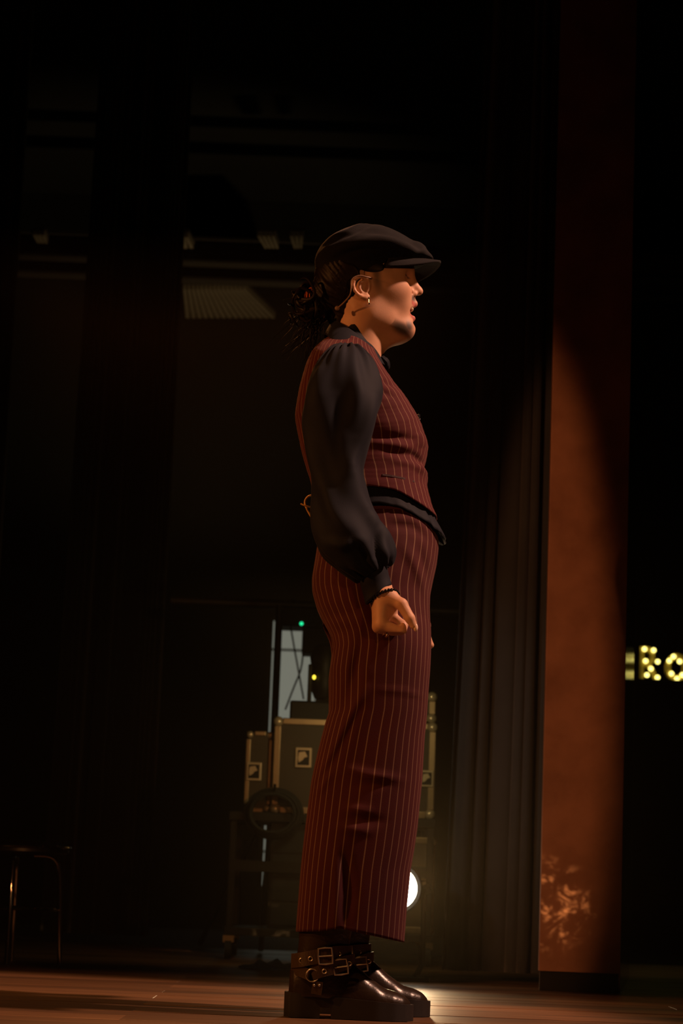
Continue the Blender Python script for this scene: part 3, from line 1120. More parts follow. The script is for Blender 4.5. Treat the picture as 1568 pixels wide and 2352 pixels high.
def skin_material():
    m, nt, N, L, b = nodes_of('skin')
    at = N.new('ShaderNodeAttribute')
    at.attribute_name = 'tint'
    tc = N.new('ShaderNodeTexCoord')
    nz = N.new('ShaderNodeTexNoise')
    nz.inputs['Scale'].default_value = 60
    nz.inputs['Detail'].default_value = 6
    L.new(tc.outputs['Object'], nz.inputs['Vector'])
    mr = N.new('ShaderNodeMapRange')
    mr.inputs[3].default_value = .88
    mr.inputs[4].default_value = 1.10
    L.new(nz.outputs['Fac'], mr.inputs[0])
    hs = N.new('ShaderNodeHueSaturation')
    L.new(mr.outputs[0], hs.inputs['Value'])
    L.new(at.outputs['Color'], hs.inputs['Color'])
    L.new(hs.outputs[0], b.inputs['Base Color'])
    b.inputs['Roughness'].default_value = 0.58
    b.inputs['Subsurface Weight'].default_value = 0.12
    b.inputs['Subsurface Radius'].default_value = (1.0, 0.35, 0.2)
    b.inputs['Subsurface Scale'].default_value = 0.006
    bp = N.new('ShaderNodeBump')
    bp.inputs['Strength'].default_value = .12
    bp.inputs['Distance'].default_value = .001
    n2 = N.new('ShaderNodeTexNoise')
    n2.inputs['Scale'].default_value = 420
    L.new(tc.outputs['Object'], n2.inputs['Vector'])
    L.new(n2.outputs['Fac'], bp.inputs['Height'])
    L.new(bp.outputs['Normal'], b.inputs['Normal'])
    return m


# one continuous skin
tmp = bpy.data.objects.new('tmp_body', bme)
COL.objects.link(tmp)
rm = tmp.modifiers.new('r', 'REMESH')
rm.mode = 'VOXEL'
rm.voxel_size = .0021
sm = tmp.modifiers.new('s', 'SMOOTH')
sm.factor = .5
sm.iterations = 2
bpy.context.view_layer.update()
bme2 = bpy.data.meshes.new_from_object(tmp.evaluated_get(bpy.context.evaluated_depsgraph_get()))
bpy.data.objects.remove(tmp)
bme2.name = 'person'
nv = len(bme2.vertices)
co = np.empty(nv * 3)
bme2.vertices.foreach_get('co', co)
co = co.reshape(-1, 3)


def to_px(v):
    c = (v - CAM) @ R3
    return W / 2 + F * c[:, 0] / -c[:, 2], H / 2 - F * c[:, 1] / -c[:, 2]


def bump2(x, y, cx, cy, rx, ry, rot=0.0, p=2.0):
    a, b = x - cx, y - cy
    u, v = a * math.cos(rot) + b * math.sin(rot), -a * math.sin(rot) + b * math.cos(rot)
    return np.exp(-((u / rx) ** 2 + (v / ry) ** 2) ** (p / 2))


flat = co.copy()
flat[:, 1] = 0
px, py = to_px(flat)
ay = np.abs(co[:, 1])
tint = np.tile(np.array([.56, .31, .19]), (nv, 1))
head = (py < 830) & (ay < .11)


def paint(mask, colr):
    global tint
    m_ = np.clip(mask, 0, 1)[:, None]
    tint = tint * (1 - m_) + np.array(colr) * m_


lipm = head * (ay < .024) * np.maximum(bump2(px, py, 950, 701, 9, 6, .5, 6), bump2(px, py, 948, 731, 11, 5, .75, 6))
paint(lipm, (.42, .12, .10))
paint(head * bump2(px, py, 944, 717, 9, 6, 0, 6) * (ay < .018), (.10, .02, .018))
stache = head * (ay < .026) * bump2(px, py, 944, 692, 12, 9, -.5, 4)
paint(.88 * stache * (1 - lipm), (.075, .07, .07))
goat = head * np.maximum(bump2(px, py, 922, 763, 28, 14, .42, 4), bump2(px, py, 938, 757, 9, 14, 0, 3)) * (ay < .045)
paint(.94 * goat, (.024, .017, .012))
brow = head * bump2(px, py, 927, 622, 16, 3.5, .05, 4) * (ay > .008)
paint(.85 * brow, (.03, .02, .015))
lash = head * bump2(px, py, 932, 643, 9, 2.2, .15, 4) * (ay > .015) * (ay < .05)
paint(.9 * lash, (.02, .015, .012))
side = head * bump2(px, py, 862, 640, 10, 45, -.12, 3) * (ay > .045)
paint(.8 * side, (.03, .02, .014))
paint(.25 * head * bump2(px, py, 905, 672, 20, 14), (.55, .22, .14))
att = bme2.color_attributes.new('tint', 'FLOAT_COLOR', 'POINT')
att.data.foreach_set('color', np.concatenate([tint, np.ones((nv, 1))], 1).astype(np.float32).ravel())
bme2.materials.clear()
person = link('person', bme2, skin_material(), None, True)
person['label'] = 'person in a dark flat cap, burgundy pinstripe waistcoat and trousers, singing in profile'
person['category'] = 'person'


# ---------------------------------------------------------------- teeth
tg = MB()
for k in range(8):
    a = (k - 3.5) * .27
    c = q3(938, 709) + np.array([.0085 * math.cos(a), .0165 * math.sin(a), 0])
    tg.sphere(c, (.0030, .0034, .0050), 10, 8)
tg.build('teeth', mat('tooth_enamel', (.72, .62, .45), .25, var=.05), person, True)
tn = MB().sphere(q3(932, 724), (.012, .013, .0040), 16, 10).build('tongue', mat('tongue', (.40, .10, .09), .4), person, True)


# ---------------------------------------------------------------- cloth lofts
def noise1(x, seed):
    r = np.random.default_rng(seed)
    k = r.uniform(.5, 1, 6)
    return sum(np.sin(x * f + r.uniform(0, 6.28)) * a for f, a in zip((1, 1.9, 3.1, 4.7, 7.3, 9.9), k)) / 3


class Folds:
    """ridges drawn along pixel polylines on the near or far side of a garment"""

    def __init__(s, items):
        s.items = items

    def __call__(s, x, y):
        out = np.zeros_like(x)
        for pts, amp, wid in s.items:
            pts = np.asarray(pts, float)
            best = np.full(x.shape, 1e9)
            tt = np.zeros_like(x)
            L_ = len(pts) - 1
            for i in range(L_):
                a, b = pts[i], pts[i + 1]
                ab = b - a
                t = np.clip(((x - a[0]) * ab[0] + (y - a[1]) * ab[1]) / (ab @ ab), 0, 1)
                dd = np.hypot(x - a[0] - t * ab[0], y - a[1] - t * ab[1])
                tt = np.where(dd < best, (i + t) / L_, tt)
                best = np.minimum(best, dd)
            out += amp * np.exp(-(best / wid) ** 2) * np.sqrt(np.clip(np.sin(np.clip(tt, .02, .98) * PI), 0, 1))
        return out


def slice_loft(ys, xb, xf, hw, nc, ex=2.2, yc=0.0, hem=None):
    """level rings; ys pixel rows (bottom to top), xb/xf outline tables, hw half width table (m)"""
    rows = []
    th = np.linspace(0, 2 * PI, nc, endpoint=False)
    cx, sx = np.cos(th), np.sin(th)
    sgx, sgy = np.sign(cx) * np.abs(cx) ** (2 / ex), np.sign(sx) * np.abs(sx) ** (2 / ex)
    ytop, ybot = ys[-1], ys[0]
    for y in ys:
        yy = np.full(nc, float(y))
        if hem is not None:
            for _ in range(3):
                xm, xr = (ip(yy, xf) + ip(yy, xb)) / 2, (ip(yy, xf) - ip(yy, xb)) / 2
                xx = xm + xr * sgx
                s = (y - ytop) / (ybot - ytop)
                yy = ytop + (il(xx, hem) - ytop) * s
        xm, xr = (ip(yy, xf) + ip(yy, xb)) / 2, (ip(yy, xf) - ip(yy, xb)) / 2
        base = P(xm + xr * sgx, yy, 0.0)
        base[:, 1] = yc + ip(yy, hw) * sgy
        rows.append(base)
    return np.array(rows)


def push(rows, amount):
    """displace a ring grid along its outward normals"""
    dr = np.gradient(rows, axis=0)
    dc = np.roll(rows, -1, 1) - np.roll(rows, 1, 1)
    n = np.cross(dc, dr)
    n /= np.linalg.norm(n, axis=-1, keepdims=True) + 1e-9
    c = rows.mean(1, keepdims=True)
    s = np.sign(((rows - c) * n).sum((1, 2)))[:, None, None]
    s = np.sign(s.mean())
    return rows + n * s * amount[..., None]


def cloth_obj(name, rows, m, parent, keep=None, thick=.003, offset=-1.0, u_of=None):
    nr, nc = rows.shape[:2]
    f = grid_faces(nr, nc)
    uv = np.array(grid_uv(nr, nc, u_of)).reshape(-1, 4, 2)
    v = rows.reshape(-1, 3)
    if keep is not None:
        k = keep.reshape(-1)
        sel = [i for i, q in enumerate(f) if all(k[j] for j in q)]
        f = [f[i] for i in sel]
        uv = uv[sel]
        used = np.unique(np.array(f))
        mp = -np.ones(len(v), int)
        mp[used] = np.arange(len(used))
        v = v[used]
        f = [tuple(mp[j] for j in q) for q in f]
    me = mesh_from(name, v, f, uv.reshape(-1, 2))
    bm = bmesh.new()
    bm.from_mesh(me)
    if keep is not None:
        for _ in range(10):
            new = {}
            for q in bm.verts:
                nb = [e.other_vert(q) for e in q.link_edges if e.is_boundary]
                if len(nb) == 2:
                    new[q] = q.co * .5 + (nb[0].co + nb[1].co) * .25
            for q, c_ in new.items():
                q.co = c_
    bmesh.ops.recalc_face_normals(bm, faces=bm.faces)
    bm.to_mesh(me)
    bm.free()
    o = link(name, me, m, parent, True)
    if thick:
        thicken(o, thick, offset)
    return o


BURG, BURG2, LINE = (.050, .0068, .0085), (.070, .0096, .0120), (.21, .125, .080)
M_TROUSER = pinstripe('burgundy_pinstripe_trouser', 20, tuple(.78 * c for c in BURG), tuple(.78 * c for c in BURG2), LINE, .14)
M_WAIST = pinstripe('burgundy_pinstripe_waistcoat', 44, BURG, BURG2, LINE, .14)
M_SHIRT = mat('navy_shirt', (.0036, .0052, .0110), .75, var=.2, scale=20, sheen=.03, bump=.1, bscale=900, spec=.2)

# ---- shirt body
SB = [(1245, 735), (1200, 726), (1150, 728), (1130, 727), (1100, 721), (1070, 711), (1040, 701), (1000, 694), (960, 687), (940, 688), (890, 697), (840, 712), (815, 722), (800, 733), (785, 751), (775, 770), (766, 786), (755, 792)]
SF = [(1262, 1026), (1245, 1024), (1230, 1016), (1210, 1006), (1195, 996), (1170, 984), (1140, 976), (1110, 972), (1075, 966), (1035, 971), (1010, 968), (980, 959), (955, 946), (920, 923), (890, 899), (860, 877), (835, 864), (820, 860), (800, 856), (785, 852), (775, 849), (755, 845)]
HWS = [(1250, .170), (1200, .158), (1150, .144), (1100, .132), (1050, .128), (1000, .133), (950, .143), (900, .153), (870, .158), (850, .150), (830, .128), (815, .101), (800, .076), (785, .063), (775, .058), (766, .056), (755, .055)]
SHEM = [(700, 1230), (800, 1190), (865, 1181), (920, 1191), (975, 1216), (1010, 1238), (1030, 1252)]
rows = slice_loft(np.linspace(1215, 758, 70), SB, SF, HWS, 120, 2.3, hem=SHEM)
pxs, pys = to_px(rows.reshape(-1, 3))
wob = .004 * noise1(pxs / 26 + rows.reshape(-1, 3)[:, 1] * 40, 3) * np.clip((pys - 1130) / 60, 0, 1)
rows = push(rows, wob.reshape(rows.shape[:2]))
shirt = cloth_obj('shirt', rows, M_SHIRT, person, thick=.002)

# ---- sleeves
SL = [((778, 792), (815, 794), -.118, .018), ((752, 804), (836, 806), -.135, .040), ((728, 830), (855, 830), -.156, .060), ((707, 875), (868, 870), -.178, .070),
      ((694, 925), (873, 908), -.190, .072), ((694, 965), (868, 948), -.195, .071), ((703, 1010), (855, 995), -.199, .067), ((711, 1060), (843, 1045), -.203, .062),
      ((717, 1105), (836, 1088), -.206, .060), ((720, 1145), (842, 1132), -.209, .063), ((717, 1185), (861, 1176), -.211, .067), ((718, 1230), (881, 1214), -.213, .070),
      ((735, 1275), (897, 1247), -.215, .068), ((775, 1307), (902, 1272), -.217, .060), ((808, 1329), (898, 1290), -.218, .047), ((827, 1337), (888, 1297), -.218, .034)]


def sleeve_rows(table, n, nc):
    t = crom([[a[0], a[1], b[0], b[1], y, r] for a, b, y, r in table], n)
    A, B = P(t[:, 0], t[:, 1], t[:, 4]), P(t[:, 2], t[:, 3], t[:, 4])
    c, h = (A + B) / 2, (B - A) / 2
    th = np.linspace(0, 2 * PI, nc, endpoint=False)
    return c[:, None] + np.cos(th)[None, :, None] * h[:, None] + np.sin(th)[None, :, None] * (t[:, 5][:, None, None] * np.array([0, 1.0, 0]))


rows = sleeve_rows(SL, 110, 96)
nr, nc = rows.shape[:2]
th = np.linspace(0, 2 * PI, nc, endpoint=False)
s = np.linspace(0, 1, nr)[:, None]
g_top = np.exp(-(s / .13) ** 2)
g_bot = np.exp(-((s - 1) / .16) ** 2)
ph = th[None, :]
disp = .0050 * g_top * np.sin(ph * 15 + 2 * np.sin(ph * 3)) * np.clip(s / .03, 0, 1) + .0062 * g_bot * np.sin(ph * 12 + 1.5 * np.sin(ph * 2)) * np.clip((1 - s) / .03, 0, 1)
disp += .0045 * np.sin(ph * 3 + s * 9) * (1 - g_top) * (1 - g_bot) + .003 * np.sin(ph * 5 - s * 21) * (1 - g_top) * (1 - g_bot)
pxs, pys = to_px(rows.reshape(-1, 3))
SLF = Folds([([(812, 800), (822, 900), (812, 1000)], .008, 16), ([(862, 900), (835, 990), (800, 1080)], .007, 13), ([(800, 1060), (830, 1120), (852, 1180)], .006, 14),
             ([(745, 1245), (790, 1254), (830, 1240)], .009, 11), ([(850, 1170), (880, 1230), (893, 1285)], .009, 12), ([(808, 1235), (838, 1290)], -.009, 11),
             ([(868, 1200), (862, 1290)], -.008, 8), ([(742, 840), (730, 920)], .006, 14), ([(775, 900), (770, 1000), (790, 1100)], -.006, 18),
             ([(735, 1100), (760, 1170), (800, 1230)], .006, 16), ([(770, 1290), (820, 1312)], .006, 9)])
near = (rows[..., 1].reshape(-1) < np.repeat(rows[..., 1].mean(1), nc) + .01)
disp = disp + (SLF(pxs, pys) * near).reshape(nr, nc)
rows = push(rows, disp)
sleeve = cloth_obj('sleeve', rows, M_SHIRT, shirt, thick=.002)
frow = far(rows.reshape(-1, 3)).reshape(rows.shape)
cloth_obj('sleeve', frow, M_SHIRT, shirt, thick=.002)
CU = [((826, 1337), (888, 1296), -.218, .034), ((829, 1349), (890, 1307), -.218, .034), ((834, 1366), (894, 1325), -.218, .0325), ((839, 1389), (900, 1343), -.219, .0345)]
rows = sleeve_rows(CU, 14, 56)
cloth_obj('cuff', rows, M_SHIRT, shirt, thick=.003)
cloth_obj('cuff', far(rows.reshape(-1, 3)).reshape(rows.shape), M_SHIRT, shirt, thick=.003)

# ---- collar with a small knotted tie end
def collar_row(back, front, hw, sag=0.0, n=72):
    th = np.linspace(0, 2 * PI, n, endpoint=False)
    A, B = q3(*back), q3(*front)
    c, h = (A + B) / 2, (B - A) / 2
    r = c + np.cos(th)[:, None] * h + np.sin(th)[:, None] * np.array([0, hw, 0])
    r[:, 2] -= sag * np.abs(np.sin(th)) ** 1.5
    return r


rows = np.array([collar_row((778, 756), (862, 814), .054, .016), collar_row((772, 746), (864, 809), .059, .010), collar_row((768, 738), (866, 807), .064, .008),
                 collar_row((760, 742), (871, 814), .073, .012), collar_row((751, 756), (877, 827), .094, .022), collar_row((744, 770), (884, 840), .116, .034)])
rows = np.stack([crom(rows[:, j], 22) for j in range(rows.shape[1])], 1)
cloth_obj('collar', rows, M_SHIRT, shirt, thick=.003)
kn = MB().sphere(q3(872, 818), (.010, .012, .010), 14, 10)
kn.tube(crom([q3(872, 818, -.004), q3(879, 826, -.012), q3(886, 834, -.010), q3(890, 848, -.008)], 12), [.006, .007, .008, .009, .0095, .010, .010, .010, .009, .008, .007, .004], 8)
kn.tube(crom([q3(872, 818, .004), q3(880, 830, .012), q3(884, 846, .010)], 10), .007, 8)
kn.build('neck_bow', M_SHIRT, shirt, True)

# ---- waistcoat
WB = [(1215, 722), (1150, 722), (1130, 720), (1100, 714), (1070, 704), (1040, 695), (1000, 687), (960, 679), (940, 681), (890, 690), (840, 705), (815, 716), (800, 727), (785, 745), (775, 765), (766, 783)]
WF = [(1215, 1008), (1195, 1002), (1170, 991), (1140, 983), (1120, 978), (1110, 979), (1095, 978), (1075, 972), (1060, 976), (1035, 979), (1010, 975), (980, 966), (955, 953), (920, 930), (890, 905), (860, 883), (835, 869), (820, 864), (800, 859), (785, 853), (775, 848), (766, 845)]
HWW = [(y, w + .008) for y, w in HWS]
WHEM = [(700, 1168), (780, 1150), (845, 1142), (905, 1151), (960, 1178), (990, 1192), (1010, 1196)]
rows = slice_loft(np.linspace(1160, 770, 120), WB, WF, HWW, 176, 2.35, hem=WHEM)
flat3 = rows.reshape(-1, 3)
pxs, pys = to_px(flat3 * (1, 0, 1))
WFO = Folds([([(850, 1045), (900, 1046), (945, 1050)], .005, 7), ([(848, 1030), (900, 1030), (950, 1028)], -.007, 8), ([(875, 1062), (915, 1066), (945, 1062)], -.006, 7),
             ([(885, 1080), (940, 1088), (970, 1098)], .004, 8), ([(870, 905), (905, 915)], -.004, 7), ([(868, 930), (900, 940)], -.004, 8), ([(955, 1010), (972, 1040)], .006, 14),
             ([(940, 1060), (968, 1078)], -.006, 9), ([(950, 1085), (975, 1100)], .005, 10), ([(845, 1000), (900, 1004), (940, 985)], .005, 18)])
d = WFO(pxs, pys).reshape(rows.shape[:2])
d += .0004 * noise1(pys / 14 + flat3[:, 1] * 25, 9).reshape(rows.shape[:2])
rows = push(rows, d)
v = rows.reshape(-1, 3)
fr_ = (v[:, 0] > P(855, 900)[0])
vneck = fr_ & (pys < 955) & (np.abs(v[:, 1]) < np.clip((955 - pys) / 120, 0, 1.2) * .060)
arm = (((pxs - 792) / 54) ** 2 + ((pys - 892) / 70) ** 2 < 1) & (np.abs(v[:, 1]) > .085)
neck = (np.abs(v[:, 1]) < .074) & (pys < 812) & (pxs > 765)
keep = ~(vneck | arm | neck)
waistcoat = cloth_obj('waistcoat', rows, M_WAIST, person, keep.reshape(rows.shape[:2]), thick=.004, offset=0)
M_BTN = mat('black_button', (.012, .012, .014), .25, var=.1)
for bx_, by_ in ((961, 960), (974, 1015), (968, 1072), (977, 1122)):
    c = q3(bx_, by_, -.004)
    MB().lathe([(0, -.002), (.0085, -.002), (.0095, .0), (.0085, .003), (.004, .0035), (.003, .002), (0, .002)], c, n=20,
               M=Matrix.Rotation(PI / 2, 4, 'Y') @ Matrix.Rotation(.2, 4, 'X')).build('button', M_BTN, waistcoat, True)


def on_surface(rows_, x, y, out=.003):
    """point on the near side of a ring grid seen at pixel (x, y)"""
    vv = rows_.reshape(-1, 3)
    a, b = to_px(vv)
    ok = vv[:, 1] < 0
    dd = np.where(ok, np.hypot(a - x, b - y), 1e9)
    i = np.argsort(dd)[:4]
    w_ = 1 / (dd[i] + .5)
    yy = (vv[i, 1] * w_).sum() / w_.sum()
    return P(x, y, yy - out)


wl = [(878, 1090), (900, 1093), (925, 1098), (950, 1105), (966, 1112)]
for s in (1,):
    top_ = [on_surface(rows, x, y - 2, .004) for x, y in wl]
    bot_ = [on_surface(rows, x, y + 2, .004) for x, y in wl]
    n_ = len(wl)
    vs = top_ + bot_ + [p_ + (0, .006, 0) for p_ in top_] + [p_ + (0, .006, 0) for p_ in bot_]
    fs = [(i, i + 1, n_ + i + 1, n_ + i) for i in range(n_ - 1)] + [(i + 2 * n_, i + 1 + 2 * n_, i + 1, i) for i in range(n_ - 1)] + [(i + n_, i + 1 + n_, i + 1 + 3 * n_, i + 3 * n_) for i in range(n_ - 1)]
    me = mesh_from('pocket_welt', vs, fs, [(.5 + .02 * (j % 4), .5) for j in range(sum(len(q) for q in fs))])
    link('pocket_welt', me, mat('burgundy_welt', (.024, .005, .006), .85, var=.2), waistcoat, False)
# golden tie cords of the back strap
M_CORD = mat('golden_cord', (.62, .34, .08), .5, var=.2)
MB().tube(crom([q3(722, 1137, -.03), q3(708, 1140, -.03), q3(700, 1152, -.028), q3(704, 1168, -.03), q3(716, 1190, -.03)], 24), .0022, 8).build('back_cord', M_CORD, waistcoat, True)
MB().tube(crom([q3(690, 1157, -.035), q3(702, 1162, -.036), q3(722, 1167, -.03)], 16), .0018, 8).build('back_cord', M_CORD, waistcoat, True)

# ---- trousers: pelvis rings that part into two legs
TB = [(1180, 735), (1230, 732), (1270, 726), (1300, 721), (1330, 716), (1360, 717), (1400, 728), (1440, 747), (1470, 761), (1495, 765), (1515, 762), (1550, 757), (1600, 757), (1640, 756), (1660, 749), (1700, 738), (1740, 728), (1770, 721), (1800, 715),
      (1830, 711), (1900, 702), (1950, 696), (2000, 691), (2050, 687), (2100, 683), (2140, 680), (2180, 678)]
TF = [(1180, 985), (1215, 999), (1240, 1006), (1260, 1007), (1300, 1002), (1340, 993), (1370, 987), (1400, 986), (1450, 988), (1500, 986), (1550, 983), (1600, 979), (1650, 976), (1700, 971), (1750, 968), (1800, 965), (1850, 960), (1900, 955), (1950, 948),
      (2000, 939), (2040, 935), (2080, 931), (2120, 928), (2160, 925), (2190, 923)]
HWT = [(1180, .140), (1230, .158), (1280, .172), (1340, .182), (1400, .184), (1440, .182)]
YC = 1430
M2 = 64          # columns per half ring
th = np.linspace(0, PI, M2 + 1)        # front (0) to back (pi)
cxx, sxx = np.cos(th), np.sin(th)
gx, gy = np.sign(cxx) * np.abs(cxx) ** .86, np.abs(sxx) ** .86
pel_y = np.linspace(1188, YC, 34)
leg_y = np.linspace(YC, 2150, 104)[1:]
THEM = [(670, 2138), (740, 2136), (780, 2129), (830, 2141), (880, 2152), (930, 2163)]
INNER = 40
U_IN = .8
lv, lf, luv = [], [], []
TFOLD = Folds([([(716, 1812), (760, 1740), (800, 1660), (836, 1598)], .008, 10), ([(742, 1800), (790, 1700), (830, 1620)], -.004, 13), ([(765, 1480), (800, 1530), (790, 1600)], .005, 12), ([(835, 1470), (812, 1560), (790, 1640)], -.006, 14),
               ([(860, 1600), (930, 1604), (978, 1616)], .0035, 4), ([(790, 1775), (850, 1790), (920, 1800)], .005, 9), ([(800, 1812), (900, 1806)], -.0022, 9), ([(790, 1862), (850, 1870)], .004, 8),
               ([(795, 1885), (880, 1892)], -.0032, 10), ([(770, 1905), (850, 1915)], .004, 10), ([(790, 1960), (800, 2060), (795, 2130)], -.008, 12), ([(775, 1960), (772, 2060), (768, 2130)], .006, 9),
               ([(925, 1280), (955, 1330), (980, 1385), (985, 1430)], .010, 12), ([(955, 1275), (972, 1330), (984, 1372)], -.008, 9), ([(890, 1232), (940, 1234), (985, 1262)], -.007, 9), ([(895, 1215), (945, 1214), (990, 1236)], .005, 8),
               ([(748, 1455), (790, 1470)], -.005, 7), ([(760, 1480), (800, 1500), (840, 1560)], .004, 10), ([(760, 1440), (800, 1452)], .005, 7), ([(725, 1310), (745, 1300)], .003, 8),
               ([(765, 1520), (775, 1620)], .005, 8), ([(745, 1690), (770, 1640)], -.006, 9), ([(730, 1830), (760, 1780)], .005, 8)])


def half_ring(y, side):
    yy = np.full(M2 + 1, float(y))
    fb = 0.0
    xm, xr = (ip(yy, TF) + ip(yy, TB)) / 2, (ip(yy, TF) - ip(yy, TB)) / 2
    r = P(xm + xr * gx, yy, 0.0)
    r[:, 1] = side * ip(yy, HWT) * gy
    return r


def add_folds(r, nrm_side):
    a, b = to_px(r * (1, 0, 1))
    k = np.clip(np.abs(r[:, 1]) / .04, 0, 1)
    r[:, 1] += nrm_side * TFOLD(a, b) * k
    return r


base_idx = {}


def add_v(arr, u):
    k = len(lv)
    lv.extend(arr)
    return list(range(k, k + len(arr)))


for side in (-1, 1):
    prev = None
    for ri, y in enumerate(pel_y):
        r = add_folds(half_ring(y, side), side)
        if side == 1:      # share the seam columns
            own = add_v(r[1:-1], None)
            idx = [base_idx[(ri, 0)]] + own + [base_idx[(ri, M2)]]
        else:
            idx = add_v(r, None)
            base_idx[(ri, 0)], base_idx[(ri, M2)] = idx[0], idx[-1]
        if prev:
            for j in range(M2):
                lf.append((prev[j], prev[j + 1], idx[j + 1], idx[j]))
                luv += [(j / M2, 0), ((j + 1) / M2, 0), ((j + 1) / M2, 1), (j / M2, 1)]
        prev = idx
    # crotch bridge, back to front
    if side == -1:
        A, B = np.array(lv[prev[-1]]), np.array(lv[prev[0]])
        t = np.linspace(0, 1, INNER + 1)[1:-1][:, None]
        br = A + (B - A) * t + np.array([0, 0, .030]) * np.sin(t * PI)
        bridge = add_v(br, None)
    ring = prev + bridge
    n_r = len(ring)
    U = [j / M2 for j in range(M2 + 1)] + [1 + U_IN * (j + 1) / INNER for j in range(INNER - 1)] + [1 + U_IN]
    for y in leg_y:
        s = (y - YC) / (2150 - YC)
        e = min(1.0, (y - YC) / 120.0)
        shift = 0.0 if side == -1 else -4 + 8 * s       # the far leg
        hwo = .184 - .020 * s - .0 * e
        hwi = .004 + .010 * e + .006 * s                # gap to the middle
        yc, hw = (hwo + hwi) / 2, (hwo - hwi) / 2
        tho = np.linspace(0, PI, M2 + 1)
        thi = np.linspace(PI, 2 * PI, INNER + 1)[1:-1]
        tt = np.concatenate([tho, thi])
        ex = .86
        cxx_, sxx_ = np.cos(tt), np.sin(tt)
        yy = np.full(len(tt), float(y))
        for _ in range(2):
            xm, xr = (ip(yy, TF) + ip(yy, TB)) / 2, (ip(yy, TF) - ip(yy, TB)) / 2
            xx = xm + xr * np.sign(cxx_) * np.abs(cxx_) ** ex
            yy = YC + (il(xx, THEM) - YC) * s
        r = P(xx + shift, yy, 0.0)
        outer = np.sign(sxx_) * np.abs(sxx_) ** ex
        blend = 1 - (1 - e) ** 2
        yl_ = np.where(outer >= 0, yc * blend + (hw * blend + ip(1430., HWT) * (1 - blend)) * outer, yc * blend + hw * blend * outer)
        r[:, 1] = side * yl_
        if e < 1:
            r[M2 + 1:, 2] += .030 * (1 - e) ** 2 * np.sin((thi - PI))
        a, b = to_px(r * (1, 0, 1))
        r[:M2 + 1, 1] += (side * TFOLD(a, b) * np.clip(outer, 0, 1) ** .5)[:M2 + 1]
        r[:, 1] += side * .0015 * np.sin(b / 37.0 + a / 21.0)
        idx = add_v(r, None)
        for j in range(n_r):
            j2 = (j + 1) % n_r
            lf.append((ring[j], ring[j2], idx[j2], idx[j]))
            luv += [(U[j], 0), (U[j + 1], 0), (U[j + 1], 1), (U[j], 1)]
        ring = idx
me = mesh_from('trousers', lv, lf, luv)
bm = bmesh.new()
bm.from_mesh(me)
bmesh.ops.recalc_face_normals(bm, faces=bm.faces)
bm.to_mesh(me)
bm.free()
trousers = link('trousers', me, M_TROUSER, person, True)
thicken(trousers, .003, -1)
wv = [add for add in half_ring(1190, -1)] + [add for add in half_ring(1190, 1)[::-1]][1:-1]
MB().tube([p_ + np.array([0, 0, .0]) for p_ in wv], .004, 6, True).build('waistband', mat('burgundy_waistband', (.09, .02, .024), .85), trousers, True)

# ---------------------------------------------------------------- boots
M_LEATHER = mat('dark_brown_leather', (.022, .013, .008), .30, var=.4, scale=18, bump=.25, bscale=120, spec=.55)
M_SOLE = mat('black_boot_sole', (.014, .010, .008), .6, var=.3)
M_STRAP = mat('brown_leather_strap', (.050, .028, .012), .42, var=.3, bump=.2, bscale=300)
M_NICKEL = mat('aged_nickel', (.62, .55, .42), .28, metal=.95, var=.15)
BYN = -.100
BX0, BX1 = 655, 948
SOLE_Z = .046
zf = P(800, 2338, BYN)[2]


def px_x(x):
    return P(x, 2290, BYN)[0]


def foot_w(u):
    """half width of the foot along its length, u 0 heel .. 1 toe"""
    return il(u, [(0, .018), (.04, .030), (.12, .038), (.35, .037), (.55, .044), (.72, .050), (.86, .045), (.94, .033), (.98, .020), (1.0, .006)])


def boot_sdf(p):
    x0, x1 = px_x(663), px_x(943)
    u = (p[..., 0] - x0) / (x1 - x0)
    wd = il(np.clip(u, 0, 1), [(0, .020), (.04, .030), (.12, .036), (.35, .034), (.55, .040), (.72, .045), (.86, .041), (.94, .031), (.98, .020), (1.0, .012)])
    top = il(np.clip(u, 0, 1), [(0, .050), (.08, .078), (.2, .105), (.36, .108), (.46, .096), (.53, .078), (.66, .052), (.78, .034), (.88, .029), (.95, .022), (1.0, .010)])
    zz = p[..., 2] - (.046 - .018 * np.clip(u, 0, 1))
    k = np.power(np.power(np.abs(p[..., 1] - BYN) / wd, 2.3) + np.power(np.clip(zz, 0, None) / top, 2.3), 1 / 2.3)
    d = (k - 1) * .03
    d = np.maximum(d, -zz)
    d = np.maximum(d, np.maximum(x0 - p[..., 0], p[..., 0] - x1))
    q = (p - q3(738, 2205, BYN)) * np.array([1, 1.22, 1], np.float32)
    r = np.hypot(q[..., 0] - .10 * q[..., 2], q[..., 1])
    shaft = np.maximum(r - .050 - .10 * np.clip(q[..., 2], 0, 1), np.maximum(q[..., 2] - .082, -q[..., 2] - .07))
    d = smin(d, shaft, .018)
    return d


lo_, hi_ = np.array([px_x(640), BYN - .07, .02]), np.array([px_x(965), BYN + .07, .26])
bvv, bff = surf_nets(boot_sdf, lo_, hi_, .0028)


